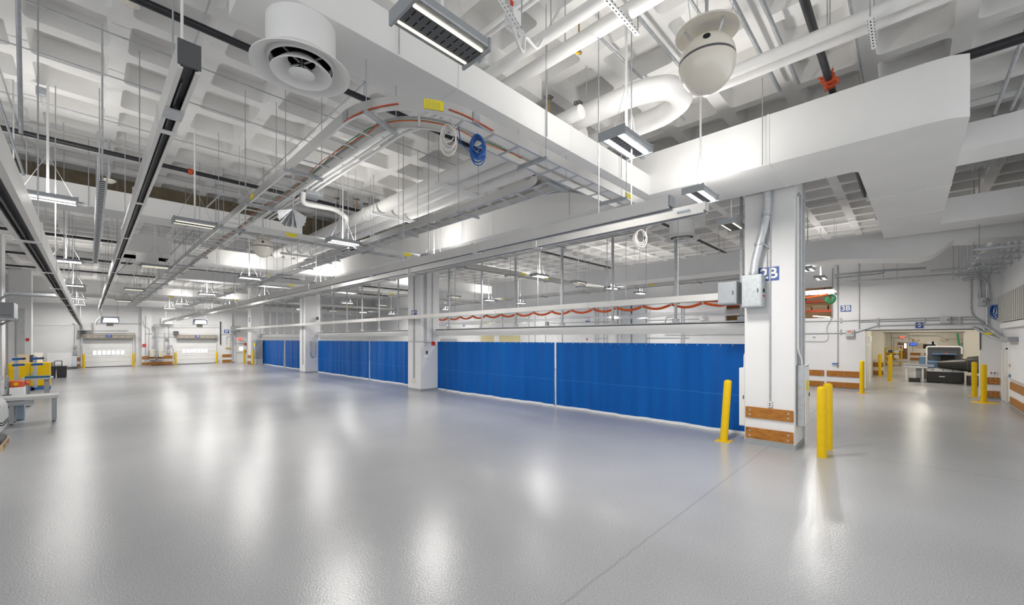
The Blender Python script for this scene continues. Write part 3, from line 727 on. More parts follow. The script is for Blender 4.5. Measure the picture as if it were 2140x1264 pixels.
# big yellow placard on the outside of the bend
a0 = math.radians(236); c0 = (x1 + R, y1 + R); rr = R + .233
pl = MB()
for k in range(6):
    u0, u1 = a0 + k * .032, a0 + (k + 1) * .032
    pl.add([(c0[0] + (rr + e) * math.cos(u), c0[1] + (rr + e) * math.sin(u), zz) for e in (0, .003) for u in (u0, u1) for zz in (TZ + .02, TZ + .135)], [(0, 1, 3, 2), (4, 6, 7, 5), (0, 4, 5, 1), (2, 3, 7, 6), (1, 5, 7, 3), (0, 2, 6, 4)])
# small black print lines and pictogram block on the placard
ln = pl.m('brown2')
for zz in (.115, .099, .083, .067, .051, .035):
    for k in range(5):
        u0, u1 = a0 + .012 + k * .03, a0 + .012 + k * .03 + (.021 if zz > .1 else .026)
        if zz == .115 and k > 2: continue
        ln.add([(c0[0] + (rr + e) * math.cos(u), c0[1] + (rr + e) * math.sin(u), TZ + q) for e in (.003, .0038) for u in (u0, u1) for q in (zz, zz + .004)], [(0, 1, 3, 2), (4, 6, 7, 5), (0, 4, 5, 1), (2, 3, 7, 6), (1, 5, 7, 3), (0, 2, 6, 4)])
pl.build('warning_placard', 'yellowlab', mt)
for u in (PI * 1.02, PI * 1.49):
    q = MB(); 
    for k in range(3):
        v0, v1 = u + k * .03 - .045, u + k * .03 - .015
        q.add([(c0[0] + (rr + e) * math.cos(v), c0[1] + (rr + e) * math.sin(v), zz) for e in (0, .006) for v in (v0, v1) for zz in (TZ + .01, TZ + .14)], [(0, 1, 3, 2), (4, 6, 7, 5), (0, 4, 5, 1), (2, 3, 7, 6), (1, 5, 7, 3), (0, 2, 6, 4)])
    q.build('splice_plate', 'galv', mt)
def fillet(t, cx, cy, r, a0, a1, z=TZ, h=.15):
    MB().sweep([(0, z), (.004, z), (.004, z + h), (0, z + h)], arcpts(cx, cy, r, a0, a1, 12)).build('corner_fillet', 'alu', t)
t2 = tray('middle ladder tray branching back from the near tray, left of the twin rails', [(5.72, 4.45), (5.72, 44)], step=.42, labels=[(5.72, 12.7, 'y', -1), (5.72, 20, 'y', -1), (5.72, 27, 'y', -1)])
for sx, a0_, a1_ in ((-1, 0, -PI / 2), (1, PI, 1.5 * PI)): fillet(t2, 5.72 + sx * (.23 + .6), 4.37 + .6, .6, a0_, a1_)
t4 = tray('ladder tray hanging under and behind the twin rails', [(9.5, 4.9), (9.5, 44)], step=.42, labels=[(9.5, 7.4, 'y', -1), (9.5, 16, 'y', -1), (9.5, 26, 'y', -1), (9.5, 33, 'y', -1)])
MB().sweep([(0, TZ), (.004, TZ), (.004, TZ + .15), (0, TZ + .15)], arcpts(8.97, 4.9, .76, 0, -PI / 2, 12)).build('corner_bend', 'alu', t4)
t5 = tray('ladder tray along the far side beyond the curtains', [(20.3, 4), (20.3, 44)], step=.6, sup=3.2, labels=[(20.3, 9.5, 'y', -1), (20.3, 20, 'y', -1)])
for y, xe, lab, x0 in ((12.1, 20.0, 'nearest', 2.7), (23.2, 22.0, 'middle', 5.98), (35.0, 22.0, 'farthest', 2.7)):
    segs = [(x0, 5.45), (5.99, 9.24), (9.76, xe)] if x0 < 4 else [(5.99, 9.24), (9.76, xe)]
    for i, (a, b) in enumerate(segs):
        nm = ['left', 'centre', 'right'][i + (3 - len(segs))]
        tray('%s section of the %s cross tray spanning between the long cable trays' % (nm, y and lab), [(a, y), (b, y)], step=.45, sup=2.6, labels=[((a + b) / 2 - .3, y, 'x', -1)] + ([(13.0, y, 'x', -1)] if nm == 'right' else []))
for sx, a0_, a1_ in ((-1, 0, -PI / 2), (-1, 0, PI / 2)): fillet(t2, 5.72 - .23 - .5, 12.1 + (.23 + .5) * (1 if a1_ < 0 else -1), .5, a0_, a1_)
# wires lying in the trays
def wire(lab, pts, r, mat, name='cable', cat='cable', group=None, bend=.1, n=6):
    o = MB().tube(pts, r, n, bend=bend).build(name, mat, sharp=80); return tag(o, lab, cat, group)
def wpath(off, z, y0=24, amp=.05, ph=0, xe=4.6):
    P = []
    for k in range(40):
        y = y0 - (y0 - y1 - R) * k / 39; P.append((x1 + off + amp * math.sin(y * 1.7 + ph), y, z))
    for (x, y) in arcpts(x1 + R, y1 + R, R - off, PI, 1.5 * PI, 8)[1:]: P.append((x, y, z))
    for k in range(1, 6): P.append((x1 + R + k * (xe - x1 - R) / 5, y1 + off + .03 * math.sin(k + ph), z))
    return P
wire('orange wire lying in the near cable tray', wpath(.11, TZ + .045), .0065, 'orange', bend=0)
wire('green wire lying in the near cable tray', wpath(.13, TZ + .062, ph=1.2), .0065, 'green', bend=0)
wire('copper coloured ground wire along the outer rail of the tray bend, left part', [(c0[0] + (rr + .006) * math.cos(u), c0[1] + (rr + .006) * math.sin(u), TZ + .0 + .012 * k) for k, u in enumerate([math.radians(a) for a in (184, 192, 200, 208, 216, 222)])], .008, 'redorange', bend=0)
wire('copper coloured ground wire along the outer rail of the tray bend, right part', [(c0[0] + (rr + .006) * math.cos(u), c0[1] + (rr + .006) * math.sin(u), TZ + .06 - .01 * k) for k, u in enumerate([math.radians(a) for a in (250, 258, 264, 270)])] + [(c0[0] + .25, y1 - .24, TZ + .02)], .008, 'redorange', bend=0)
def coil(lab, c, r, n, wr, mat, seed=1, squash=1.0, ax=(1, 0), tail=None):
    rnd = random.Random(seed); P = []; c = Vector(c)
    for k in range(n * 16):
        a = 2 * PI * k / 16; q = r * (1 + .22 * math.sin(a * .157 + seed) + .06 * math.sin(a * 1.13))
        off = .06 * math.sin(a * .21 + seed * 2) + .03 * math.sin(a * .5)
        P.append(c + Vector((ax[0] * q * squash * math.cos(a) - ax[1] * off, ax[1] * q * squash * math.cos(a) + ax[0] * off, q * math.sin(a) + r - q)))
    if tail: P = [Vector(p) for p in tail] + P
    t = thing('cable_coil', lab, 'cable coil', tuple(c), None)
    MB().tube(P, wr, 6).build('coiled_cable', mat, t, sharp=80)
    MB().lathe([(.012, -.02), (.028, -.02), (.028, .02), (.012, .02)], (c.x + ax[0] * r * squash, c.y + ax[1] * r * squash, c.z), 10, close=True).build('cable_tie', 'void', t)
    return t
AX = (.71, -.70)
p = at(938, 290, Y=4.05); coil('white coiled cable hanging from the bend of the near tray', (p.x, p.y, p.z), .14, 8, .0065, 'whitewire', 3, .62, AX, tail=[(p.x + .05, p.y + .05, TZ + .03), (p.x + .1, p.y, p.z + .16)])
p = at(998, 308, Y=4.02); coil('bright blue coiled cable hanging from the near tray', (p.x, p.y, p.z), .135, 14, .0075, 'bluewire', 5, .62, AX, tail=[(p.x - .22, p.y + .12, TZ + .03), (p.x - .2, p.y + .1, p.z + .02), (p.x - .13, p.y, p.z - .1)])
p = at(1338, 497, Y=4.3); coil('small white coiled cable hanging from the tray end behind the twin rails', (p.x, p.y, p.z), .17, 7, .01, 'whitewire', 7, .7, AX, tail=[(p.x + .7, p.y, TZ + .03), (p.x + .3, p.y, p.z + .25)])
# ------------------------------------------------------------------ pipes
def pipe(lab, pts, r, mat='pipe', name='pipe', cat='pipe', group=None, bend=.25, n=14, bands=(), hang=()):
    t = thing(name, lab, cat, tuple(pts[0]), group)
    MB().tube(pts, r, n, bend=bend, seg=8).build('run', mat, t, sharp=60)
    for (q, d) in bands: 
        q = Vector(q); d = Vector(d).normalized() * .03; MB().cyl(q - d, q + d, r * 1.12, n).build('band', mat, t)
    for h in hang: MB().cyl((h[0], h[1], h[2] + r), (h[0], h[1], CEIL), .008, 6).build('hanger_rod', 'galv', t)
    return t
PZ = 6.5
pipe('fat white wrapped pipe making a U turn above the bright twin lamp', [(6.28, 21.8, PZ), (6.28, 3.2, PZ), (6.5, 2.72, PZ), (7.0, 2.72, PZ), (7.25, 3.2, PZ), (7.25, 21.8, PZ)], .185, bend=.6, n=18,
     bands=[((6.28, 5.6, PZ), (0, 1, 0)), ((7.25, 5.6, PZ), (0, 1, 0)), ((6.28, 12.6, PZ), (0, 1, 0))], hang=[(6.28, 4.2, PZ), (7.25, 4.0, PZ)])
pipe('fat white wrapped pipe between the two legs of the U turn pipe', [(6.77, 21.8, PZ), (6.77, 4.6, PZ)], .165, hang=[(6.77, 8, PZ)])
for k, y in enumerate((8.3, 11.6, 16.2, 20)):
    t = thing('pipe_trapeze', 'white strut trapeze under the three fat pipes, %s from the camera' % ['nearest', 'second', 'third', 'fourth'][k], 'bracket', (6.77, y, PZ - .27), 'pipe trapezes')
    MB().box((5.9, y - .04, PZ - .29), (7.65, y + .04, PZ - .2)).build('strut', 'white', t)
    for x in (5.98, 7.57): MB().cyl((x, y, PZ - .3), (x, y, CEIL), .009, 6).build('hanger_rod', 'galv', t)
for k, (x, r, z) in enumerate(((4.5, .085, 6.72), (4.83, .10, 6.66))):
    pipe('straight white pipe crossing the top centre, %s' % ['left of the pair', 'right of the pair'][k], [(x, -4, z), (x, 5.6, z), (x, 5.6, CEIL)], r, bend=.2, hang=[(x, 1.4, z), (x, 3.6, z)])
for k, (x, r) in enumerate(((4.15, .03), (4.25, .03))):
    pipe('thin white conduit beside the white pipe pair at top centre, %s' % ['outer', 'inner'][k], [(x, -3, 6.95), (x, 2.0, 6.95), (x - .12, 2.5, 6.95), (x - .12, 5, 6.95)], r, 'white', bend=.3, n=8, name='conduit', cat='conduit')
for k, (x, r) in enumerate(((7.0, .085), (7.26, .075))):
    pipe('white pipe running behind the pendant globe speaker, %s of the two' % ['front', 'rear'][k], [(x, -4.5, 6.62), (x, 2.5, 6.62)], r, hang=[(x, .8, 6.62), (x, -1, 6.62)])
def strutp(lab, a, b):
    t = thing('perforated_strut', lab, 'bracket', a, 'perforated strut brackets'); a, b = Vector(a), Vector(b)
    d = (b - a); n = int(d.length / .07); hs = MB().bar(a, b, .05, .05).m('void'); fa, fu = frame(d)
    for k in range(1, n):
        c = a + d * k / n
        for s in (fa, -fa, fu, -fu): hs.bar(c + s * .0252 - d.normalized() * .014, c + s * .0252 + d.normalized() * .014, .014, .003)
    hs.build('channel', 'white', t)
    MB().cyl(a, (a.x, a.y, CEIL), .008, 6).build('hanger_rod', 'galv', t); MB().cyl(b, (b.x, b.y, CEIL), .008, 6).build('hanger_rod', 'galv', t)
strutp('perforated white strut under the white pipe pair at top centre', (4.25, 2.6, 6.52), (5.1, 2.6, 6.52))
strutp('perforated white strut under the pipes right of the globe speaker', (6.8, .35, 6.48), (7.55, .35, 6.48))
# sprinkler mains
def main(lab, y, z, x0, x1, r=.055, coup=()):
    t = thing('sprinkler_pipe', lab, 'pipe', (x0, y, z), 'black sprinkler pipes')
    MB().cyl((x0, y, z), (x1, y, z), r, 12).build('run', 'black', t)
    for x in coup: MB().cyl((x - .05, y, z), (x + .05, y, z), r * 1.45, 12).build('red_coupling', 'redorange', t)
    k = x0 + .8
    while k < x1: MB().cyl((k, y, z + r), (k, y, CEIL), .007, 6).build('hanger_rod', 'galv', t); k += 3.4
for lab, y, x0, x1, cp in (('nearest black sprinkler pipe, at top right with a red coupling', 1.0, 5.2, 17, (9.1,)), ('black sprinkler pipe at upper left, behind the round diffuser', 7.35, -4, 8.5, ()), ('black sprinkler pipe crossing behind the left rails', 13.9, -8, 8.8, (1.9,)),
                           ('black sprinkler pipe in the third bay', 20.2, -8, 20, (1.2,)), ('black sprinkler pipe in the fourth bay', 26.5, -8, 22, ()), ('black sprinkler pipe in the fifth bay', 33.5, -8, 22, ()), ('farthest black sprinkler pipe', 39.5, -8, 22, ()), ('black sprinkler pipe beyond the curtain line, nearest', 6.9, 12, 24, (15,)), ('black sprinkler pipe beyond the curtain line, further back', 13.6, 11, 24, ())):
    main(lab, y, 6.95, x0, x1, coup=cp)
p0, p1 = at(2035, 132, Z=6.7), at(2140, 98, Z=6.7)
main_v = thing('sprinkler_pipe', 'black pipe at the right picture edge, beside the cut end of the big duct', 'pipe', tuple(p0), 'black sprinkler pipes')
MB().cyl((p0.x, .2, 6.85), (p0.x, -5, 6.85), .075, 12).build('run', 'black', main_v)
# red grooved coupling with lugs on the nearest main
cc = MB()
for s in (-.06, .06):
    cc.cyl((8.95 + s, 1.0, 6.95), (8.98 + s * 1.4, 1.0, 6.95), .10, 10)
    for a in range(4): cc.bar((8.97 + s * 1.2, 1 + .1 * math.cos(a * 1.57 + .4), 6.95 + .1 * math.sin(a * 1.57 + .4)), (8.97 + s * 1.2, 1 + .15 * math.cos(a * 1.57 + .4), 6.95 + .15 * math.sin(a * 1.57 + .4)), .04, .03)
tag(cc.build('pipe_coupling', 'redorange'), 'big lugged red coupling on the black pipe at top right', 'coupling')
# small overhead conduits and struts running along / across
def conduit(lab, pts, r=.014, mat='galv', bend=.12, group='thin overhead conduits', n=6):
    return tag(MB().tube(pts, r, n, bend=bend).build('conduit', mat, sharp=80), lab, 'conduit', group)
ZC = 7.3
for k, (y, x0, x1) in enumerate(((5.5, -3, 3.0), (6.6, -6, 8), (9.1, -6, 8), (10.6, -4, 5), (12.8, -6, 8), (16.0, -6, 8), (18.8, -6, 8.5), (24.5, -8, 20), (29, -8, 20), (36.5, -8, 20))):
    conduit('thin grey conduit across the ceiling, %s counting back from the camera' % ORD[k], [(x0, y, ZC), (x1, y, ZC)], .012)
for k, (x, y0, y1) in enumerate(((-1.1, 3, 40), (1.2, 6.5, 30), (3.6, 6, 30), (12.4, -2, 44), (15.0, -2, 44), (18.0, 1, 44), (21.5, 1, 44), (23.6, -2, 48))):
    conduit('thin grey conduit along the hall, %s from the left' % ['first', 'second', 'third', 'fourth', 'fifth', 'sixth', 'seventh', 'eighth'][k], [(x, y0, ZC - .05), (x, y1, ZC - .05)], .012)
for k in range(3):
    x = 4.45 + .15 * k
    conduit('white conduit of the bundle of three behind the tray bend, %s' % ['left', 'middle', 'right'][k], [(x + .25, 5.1, 6.9), (x + .25, 7.0, 6.9), (x, 7.8, 6.9), (x, 17.4, 6.9)], .035, 'white', .3, 'white conduit bundle', 8)
for k in range(3):
    y = -1.25 - .22 * k
    conduit('grey conduit of the bundle of three at the upper right edge, %s' % ['first', 'second', 'third'][k], [(8.0, y, 7.05), (12.7, y - .0, 7.05), (16.8, y, 7.05)], .03, 'galv', .1, 'grey conduits at upper right', 8)
conduit('galvanised conduit sloping along the ceiling at top right, nearest', [(5.2, .6, 7.2), (12.0, .6, 7.2)], .02)
conduit('galvanised conduit sloping along the ceiling left of the globe speaker', [(5.4, 2.2, 7.2), (6.6, 2.2, 7.2)], .022)
conduit('pair of galvanised conduits behind the globe speaker, left one', [(5.0, 1.78, 7.2), (9.2, 1.78, 7.2)], .035)
conduit('pair of galvanised conduits behind the globe speaker, right one', [(5.0, 1.48, 7.2), (9.2, 1.48, 7.2)], .03)
conduit('galvanised strut running left of the globe speaker towards the U turn pipe', [(4.9, 2.87, 7.2), (8.4, 2.87, 7.2)], .03)
conduit('galvanised strut line past the yellow handled valve', [(5.6, 3.5, 7.2), (9, 3.5, 7.2)], .022)
conduit('grey conduit dropping beside the left lamp file', [(-1.1, 11.0, 7.2), (-1.1, 11.0, 6.7), (-.8, 11.3, 5.35)], .02)
conduit('vertical grey conduit from the ceiling junction box, upper left', [(-.5, 6.3, 7.25), (-.5, 6.3, 6.9), (-.62, 8.4, 5.3), (-.62, 8.4, 5.15)], .022)
# vertical hanger stems seen against the ceiling (single rods with a small clevis)
def stem(lab, x, y, z0, r=.009, mat='galv'):
    t = thing('hanger_stem', lab, 'rod', (x, y, z0), 'hanger rods')
    MB().cyl((x, y, z0), (x, y, CEIL), r, 6).build('rod', mat, t); MB().box((x - .02, y - .02, z0), (x + .02, y + .02, z0 + .05)).build('clevis', 'galv', t)
stem('white painted rod dropping to the dark capped slotted rail', .61, 4.9, 5.02, .012, 'white')
# angled sway braces
for k, (a, b) in enumerate((((1.6, 15.2, 5.2), (2.9, 15.2, 7.0)), ((2.0, 18.6, 5.4), (3.1, 18.6, 7.1)), ((.9, 27, 5.5), (1.9, 27, 7)))):
    tag(MB().bar(a, b, .04, .04).build('sway_brace', 'galvlt'), 'diagonal sway brace strut near the main tray, %s' % ['nearest', 'second', 'third'][k], 'brace', 'sway braces')
# wire-way troughs left of the rails
for k, (x, z, y0, y1, lab) in enumerate(((-1.0, 4.9, 7.4, 16, 'perforated wireway trough hanging left of the left slotted rail'), (.15, 4.9, 9.0, 19, 'perforated wireway trough hanging between the two left rails'))):
    t = thing('wireway', lab, 'cable trough', (x, y0, z), 'perforated wireways')
    h = MB().prism([(x - .06, z), (x + .06, z), (x + .06, z + .12), (x + .05, z + .12), (x + .05, z + .01), (x - .05, z + .01), (x - .05, z + .12), (x - .06, z + .12)], 'y', y0, y1); h.m('void')
    for i in range(int((y1 - y0) / .12)): h.box((x - .035, y0 + i * .12, z - .001), (x + .035, y0 + i * .12 + .05, z + .002))
    h.build('trough', 'galvlt', t)
    for i in range(4): MB().cyl((x, y0 + .1 + i * 2.4, z), (x, y0 + .1 + i * 2.4, CEIL), .012, 6).build('hanger_rod', 'galvlt', t)
# valves
def handwheel(lab, c, r=.07):
    c = Vector(c); t = thing('gate_valve', lab, 'valve', tuple(c), 'hand wheel valves')
    MB().cyl(c, c + Vector((0, 0, .16)), .014, 8).cyl(c - Vector((0, 0, .12)), c + Vector((0, 0, .04)), .035, 10, .022).build('valve_body', 'brass', t)
    w = MB()
    P = [c + Vector((r * (1 + .12 * math.sin(5 * a)) * math.cos(a), r * (1 + .12 * math.sin(5 * a)) * math.sin(a), .16)) for a in [2 * PI * k / 30 for k in range(31)]]
    w.tube(P, .009, 6)
    for k in range(3): a = k * PI / 3; w.bar(c + Vector((r * math.cos(a), r * math.sin(a), .16)), c + Vector((-r * math.cos(a), -r * math.sin(a), .16)), .014, .01)
    w.build('hand_wheel', 'dkgrey', t)
p = at(1147, 222, X=5.9); handwheel('dark hand wheel valve above the duct, left one of two', (p.x, p.y, p.z))
p = at(1208, 234, X=6.1); handwheel('dark hand wheel valve above the duct, right one, on the pipe end', (p.x, p.y, p.z))
p = at(1205, 228, X=5.9); pipe('white capped pipe stub behind the duct, left of the U turn pipe', [(5.9, 5.4, p.z - .08), (5.9, p.y - .1, p.z - .08)], .12)
p = at(1210, 112, X=5.1); t = thing('ball_valve', 'brass ball valve with a yellow lever near top centre', 'valve', tuple(p))
MB().cyl(p, p + Vector((0, 0, .14)), .03, 8, .02).cyl(p + Vector((0, 0, .14)), (p.x, p.y, p.z + .26), .02, 8).cyl(p - Vector((.05, 0, -.03)), p + Vector((.05, 0, .03)), .025, 8).build('valve_body', 'brass', t)
MB().bar(p + Vector((0, 0, 0)), p + Vector((-.14, .03, -.03)), .03, .01).build('lever', 'yellow', t)
MB().cyl((p.x, p.y, p.z + .25), (p.x, p.y, CEIL), .014, 8).build('riser', 'brass', t)
for k, (x_, y_) in enumerate(((985, 165), (1134, 172), (1205, 208))):
    p = at((440 + x_ * .269), 380 + y_ * .269, X=6.0 + .25 * k)
    handwheel('small hand wheel valve on the white pipes behind the tray, %s' % ['left', 'middle', 'right'][k], (p.x, p.y, p.z), .09)
a = at(634, 402, Y=12.9); b = at(632, 425, Y=12.9); c = at(700, 437, Y=12.9); d = at(726, 455, Y=12.6)
pipe('white elbowed pipe behind the near tray', [a, b, c, d, (d.x + .3, d.y + 1.0, d.z - .2)], .07, bend=.18)
a = at(660, 425, Y=14.0); b = at(673, 415, Y=14.0); c = at(683, 427, Y=14.0); d = at(735, 440, Y=14.0)
pipe('second white elbowed pipe, behind the first one', [a, b, c, d], .06, bend=.12)
p = at(612, 440, Y=12.6)
t = thing('sheet_fan', 'fan shaped cluster of grey metal sheets above the tray junction', 'duct fitting', tuple(p))
for k in range(9):
    a = math.radians(200 + k * 18); q = p + Vector((.55 * math.cos(a) * .75, .12 * math.sin(k), .50 * math.sin(a)))
    dvec = Vector((math.cos(a) * .75, 0, math.sin(a))).normalized(); nrm = Vector((-dvec.z, .35, dvec.x)).normalized() * .09
    mb = MB().add([p + Vector((0, 0, .05)), q - nrm, q + nrm, p + Vector((0, .004, .05)), q - nrm + Vector((0, .006, 0)), q + nrm + Vector((0, .006, 0))], [(0, 1, 2), (3, 5, 4), (0, 3, 4, 1), (1, 4, 5, 2), (2, 5, 3, 0)])
    mb.build('sheet_blade', 'galv', t)
MB().cyl(p + Vector((0, 0, .05)), (p.x, p.y, CEIL), .02, 8).build('stem', 'galv', t)
cabinet('grey junction box hanging above the fan shaped sheets', at(640, 402, Y=12.8), at(666, 388, Y=13.2) + Vector((0, .2, 0)), 'galv')
p = at(653, 388, Y=13.2); 
# ------------------------------------------------------------------ globe speakers
def globe(lab, x, y, z, r=.255):
    t = thing('pendant_speaker', lab, 'speaker', (x, y, z - r), 'pendant globe speakers')
    low = [(r * math.cos(a), r * math.sin(a) * (1.12 if a < 0 else 1)) for a in [(-PI / 2 + k * PI / 2 / 14) for k in range(15)]]; low[0] = (0, low[0][1])
    up = [(r * math.cos(a) * .995, r * math.sin(a) * .92) for a in [k * 1.30 / 12 for k in range(13)]]
    MB().lathe(low + [(r * .96, .0)], (x, y, z - .012), 48).build('lower_shell', 'globe', t, sharp=60)
    MB().lathe([(r * .97, -.014), (r * .985, -.014), (r * .985, .014), (r * .97, .014)], (x, y, z), 48, close=True).build('seam_ring', 'slate', t)
    MB().lathe([(r * .96, .0)] + up + [(0, up[-1][1])], (x, y, z + .012), 48).build('upper_shell', 'globe', t, sharp=60)
    zt = z + r * 1.22
    MB().lathe([(0, .03), (.09, .03), (.2, .012), (.275, -.012), (.29, -.03), (.283, -.036), (.265, -.025), (.19, -.002), (.08, .015), (0, .015)], (x, y, zt), 48).build('dish', 'globe', t, sharp=60)
    for k in range(3):
        a = k * 2 * PI / 3 + 2.2; MB().cyl((x + .13 * math.cos(a), y + .13 * math.sin(a), z + r * .75), (x + .2 * math.cos(a), y + .2 * math.sin(a), zt + .005), .012, 8).build('standoff', 'galvlt', t)
    v = Vector((-x, -y, 0)).normalized(); el = .42; n = Vector((v.x * math.cos(el), v.y * math.cos(el), math.sin(el) * .95)).normalized(); q = Vector((x, y, z + .012)) + Vector((n.x * r, n.y * r, n.z * r * .92))
    MB().cyl(q - n * .02, q + n * .004, .032, 16).build('bass_port', 'void', t)
    MB().tube([(x, y, zt + .02), (x, y, zt + .25), (x + .02, y, CEIL)], .016, 8).build('pendant_conduit', 'galv', t)
    w = MB()
    for k in range(3): a = k * 2 * PI / 3 + 1; w.tube([(x + .2 * math.cos(a), y + .2 * math.sin(a), zt), (x + .5 * math.cos(a), y + .5 * math.sin(a), CEIL)], .003, 4)
    w.build('suspension_wires', 'galv', t)
globe('large cream globe speaker under a dish, hanging at top right', 4.2, 1.42, 5.15)
globe('small distant cream globe speaker behind the near tray', 3.5, 13.4, 5.1, .26)
# junction boxes near the large dark fixture
p = at(1072, 42, Y=3.3); cabinet('white junction box hanging above the dark slotted fixture', (p.x - .07, p.y - .07, p.z - .09), (p.x + .07, p.y + .07, p.z + .09), 'white', 'junction box', 'junction_box')
wire('white flexible conduit looping from the junction box', [(p.x, p.y, p.z - .08), (p.x + .1, p.y, p.z - .25), (p.x + .3, p.y + .1, p.z - .2), (p.x + .35, p.y + .15, p.z + .1), (p.x + .9, p.y + .4, p.z + .3), (p.x + 1.4, p.y + .4, 7.3)], .022, 'white', 'flex_conduit', 'conduit', bend=.15)
strutp('perforated white strut beside the junction box at top centre', (p.x - .12, p.y + .1, p.z + .25), (p.x - .12, p.y - .25, p.z - .35))
tag(MB().box((p.x - .2, p.y - .16, p.z - .02), (p.x - .16, p.y - .15, p.z + .03)).build('tag', 'red'), 'tiny red tag beside the junction box', 'tag')
p = at(88, 195, Z=7.2); cabinet('small grey ceiling junction box, upper left', (p.x - .08, p.y - .06, 7.15), (p.x + .08, p.y + .06, 7.3), 'galv', 'junction box', 'junction_box')
p = at(272, 5, Z=7.38)
tag(MB().lathe([(0, 0), (.05, 0), (.07, .02), (.11, .03), (.11, .05), (0, .05)], (p.x, p.y, 7.33), 20).build('smoke_detector', 'globe'), 'cream smoke detector on the ceiling at upper left', 'detector')
for x_, y_, lab in ((228, 380, 'cream detector head hanging in front of the brown band'),):
    p = at(x_, y_, Y=14.2); t = thing('smoke_detector', lab, 'detector', (p.x, p.y, p.z - .05))
    MB().lathe([(0, -.04), (.06, -.03), (.13, .02), (.13, .05), (0, .05)], p, 20).build('head', 'globe', t); MB().cyl(p, (p.x, p.y, CEIL), .02, 8).build('stem', 'galvlt', t)
# ------------------------------------------------------------------ fittings on the nearest column
def sign(lab, txt, origin, right, up, w, h, size, name='location_sign'):
    o = Vector(origin); r, u = Vector(right), Vector(up); n = r.cross(u)
    t = thing(name, lab, 'sign', tuple(o), 'blue location signs')
    c = [o + r * (sx * w / 2) + u * (sy * h / 2) + n * e for e in (0, .012) for sx, sy in ((-1, -1), (1, -1), (1, 1), (-1, 1))]
    MB().add(c, [(3, 2, 1, 0), (4, 5, 6, 7), (0, 1, 5, 4), (1, 2, 6, 5), (2, 3, 7, 6), (3, 0, 4, 7)]).build('plate', 'blue', t)
    text_mb(txt, size, o + n * .016, r, u, bold=.022).build('lettering', 'letter', t)
    return t
NX = ((0, -1, 0), (0, 0, 1))          # faces -X
sign('blue 2B sign on the nearest column, half hidden by a steel box', '2B', (10.8, 2.3, 3.93), *NX, .40, .31, .33)
def rw(x, y, X=XR): p = at(x, y, X=X); return (p.y, p.z)
t = cabinet('bare galvanised steel box high on the nearest column, under a flexible duct', (10.42, 2.36, 3.17), (10.8, 2.76, 3.9), 'zincbox', door='-x')
tag(MB().box((10.56, 2.345, 3.5), (10.64, 2.359, 3.58)).build('nameplate', 'void'), 'small black nameplate on the side of the galvanised steel box', 'plate')
tag(MB().box((10.55, 2.345, 3.40), (10.65, 2.359, 3.44)).build('nameplate', 'red'), 'small red sticker on the side of the galvanised steel box', 'sticker')
t = thing('flexible_duct', 'corrugated metal flex duct rising from the steel box on the nearest column', 'duct', (10.6, 2.55, 3.9))
MB().tube([(10.6, 2.56, 3.9), (10.6, 2.54, 4.15), (10.62, 2.45, 4.6), (10.66, 2.34, 5.1), (10.67, 2.3, 5.5), (10.67, 2.32, 6.4)], .085, 16, bend=.3).build('hose', 'galvlt', t, sharp=60)
rg = MB()
for k in range(3): z = (3.95, 4.6, 5.25)[k]; q = Vector(((10.6, 2.56), (10.62, 2.45), (10.665, 2.32))[k] + (z,)); rg.cyl(q - Vector((0, 0, .025)), q + Vector((0, 0, .025)), .10, 16)
rg.build('clamp_bands', 'galv', t)
MB().bar((10.66, 2.40, 4.62), (10.8, 2.28, 4.5), .04, .04).build('bracket_arm', 'galv', t)
conduit('grey conduit running down the nearest column beside the 2B sign to the outlet', [(10.77, 2.27, 1.02), (10.77, 2.27, 5.4), (10.77, 2.36, 5.6), (10.77, 2.36, 5.7)], .016, group='conduits on the nearest column')
conduit('second grey conduit on the nearest column beside the flex duct', [(10.77, 2.33, 3.9), (10.77, 2.33, 5.7)], .01, group='conduits on the nearest column')
for k, (x, z0, z1) in enumerate(((11.05, 1.8, 5.72), (11.22, 1.8, 5.72), (11.62, .3, 5.72))):
    conduit('grey conduit on the right side of the nearest column, %s' % ['front', 'middle', 'rear'][k], [(x, 1.77, z0), (x, 1.77, z1)], .02 if k < 2 else .014, group='conduits on the nearest column', n=8)
t = thing('power_outlet', 'duplex outlet on the nearest column above the wood planks', 'outlet', (10.78, 2.27, .95))
MB().box((10.745, 2.225, .90), (10.8, 2.315, 1.03)).build('box', 'ltgrey', t, bev=.004)
MB().box((10.738, 2.235, .91), (10.745, 2.305, 1.02)).build('cover_plate', 'letter', t)
MB().box((10.734, 2.252, .93), (10.739, 2.288, .955)).box((10.734, 2.252, .975), (10.739, 2.288, 1.0)).build('sockets', 'dkgrey', t)
def panelboard(lab, a, b, door, mat='white'):
    t = cabinet(lab, a, b, mat, 'electrical panel', 'panelboard', door=door); return t
pb = panelboard('white electrical panel on the right side of the nearest column, behind the bollard pair', (10.95, 1.65, .52), (11.47, 1.79, 1.86), '-y', 'white')
bpy.data.objects[pb.children[1].name].data.materials[0] = M['galv']
for zz, hh, m_ in ((1.55, .16, 'letter'), (1.3, .22, 'yellowlab')):
    MB().box((11.06, 1.632, zz), (11.34, 1.637, zz + hh)).build('paper_label', m_, pb)
conduit('white conduit curving into the electrical panel on the nearest column', [(11.05, 1.72, 1.86), (11.05, 1.72, 2.0), (10.92, 1.77, 2.2), (10.92, 1.77, 5.6)], .02, 'white', group='conduits on the nearest column')
panelboard('white electrical panel on the hidden side of the nearest column, edge on beside the curtain', (11.0, 2.8, .35), (11.5, 2.97, 1.75), '-x', 'white')
conduit('white conduit above the edge-on panel, left of the nearest column', [(11.1, 2.88, 1.75), (11.1, 2.88, 2.05), (11.1, 2.84, 2.15)], .02, 'white', group='conduits on the nearest column')
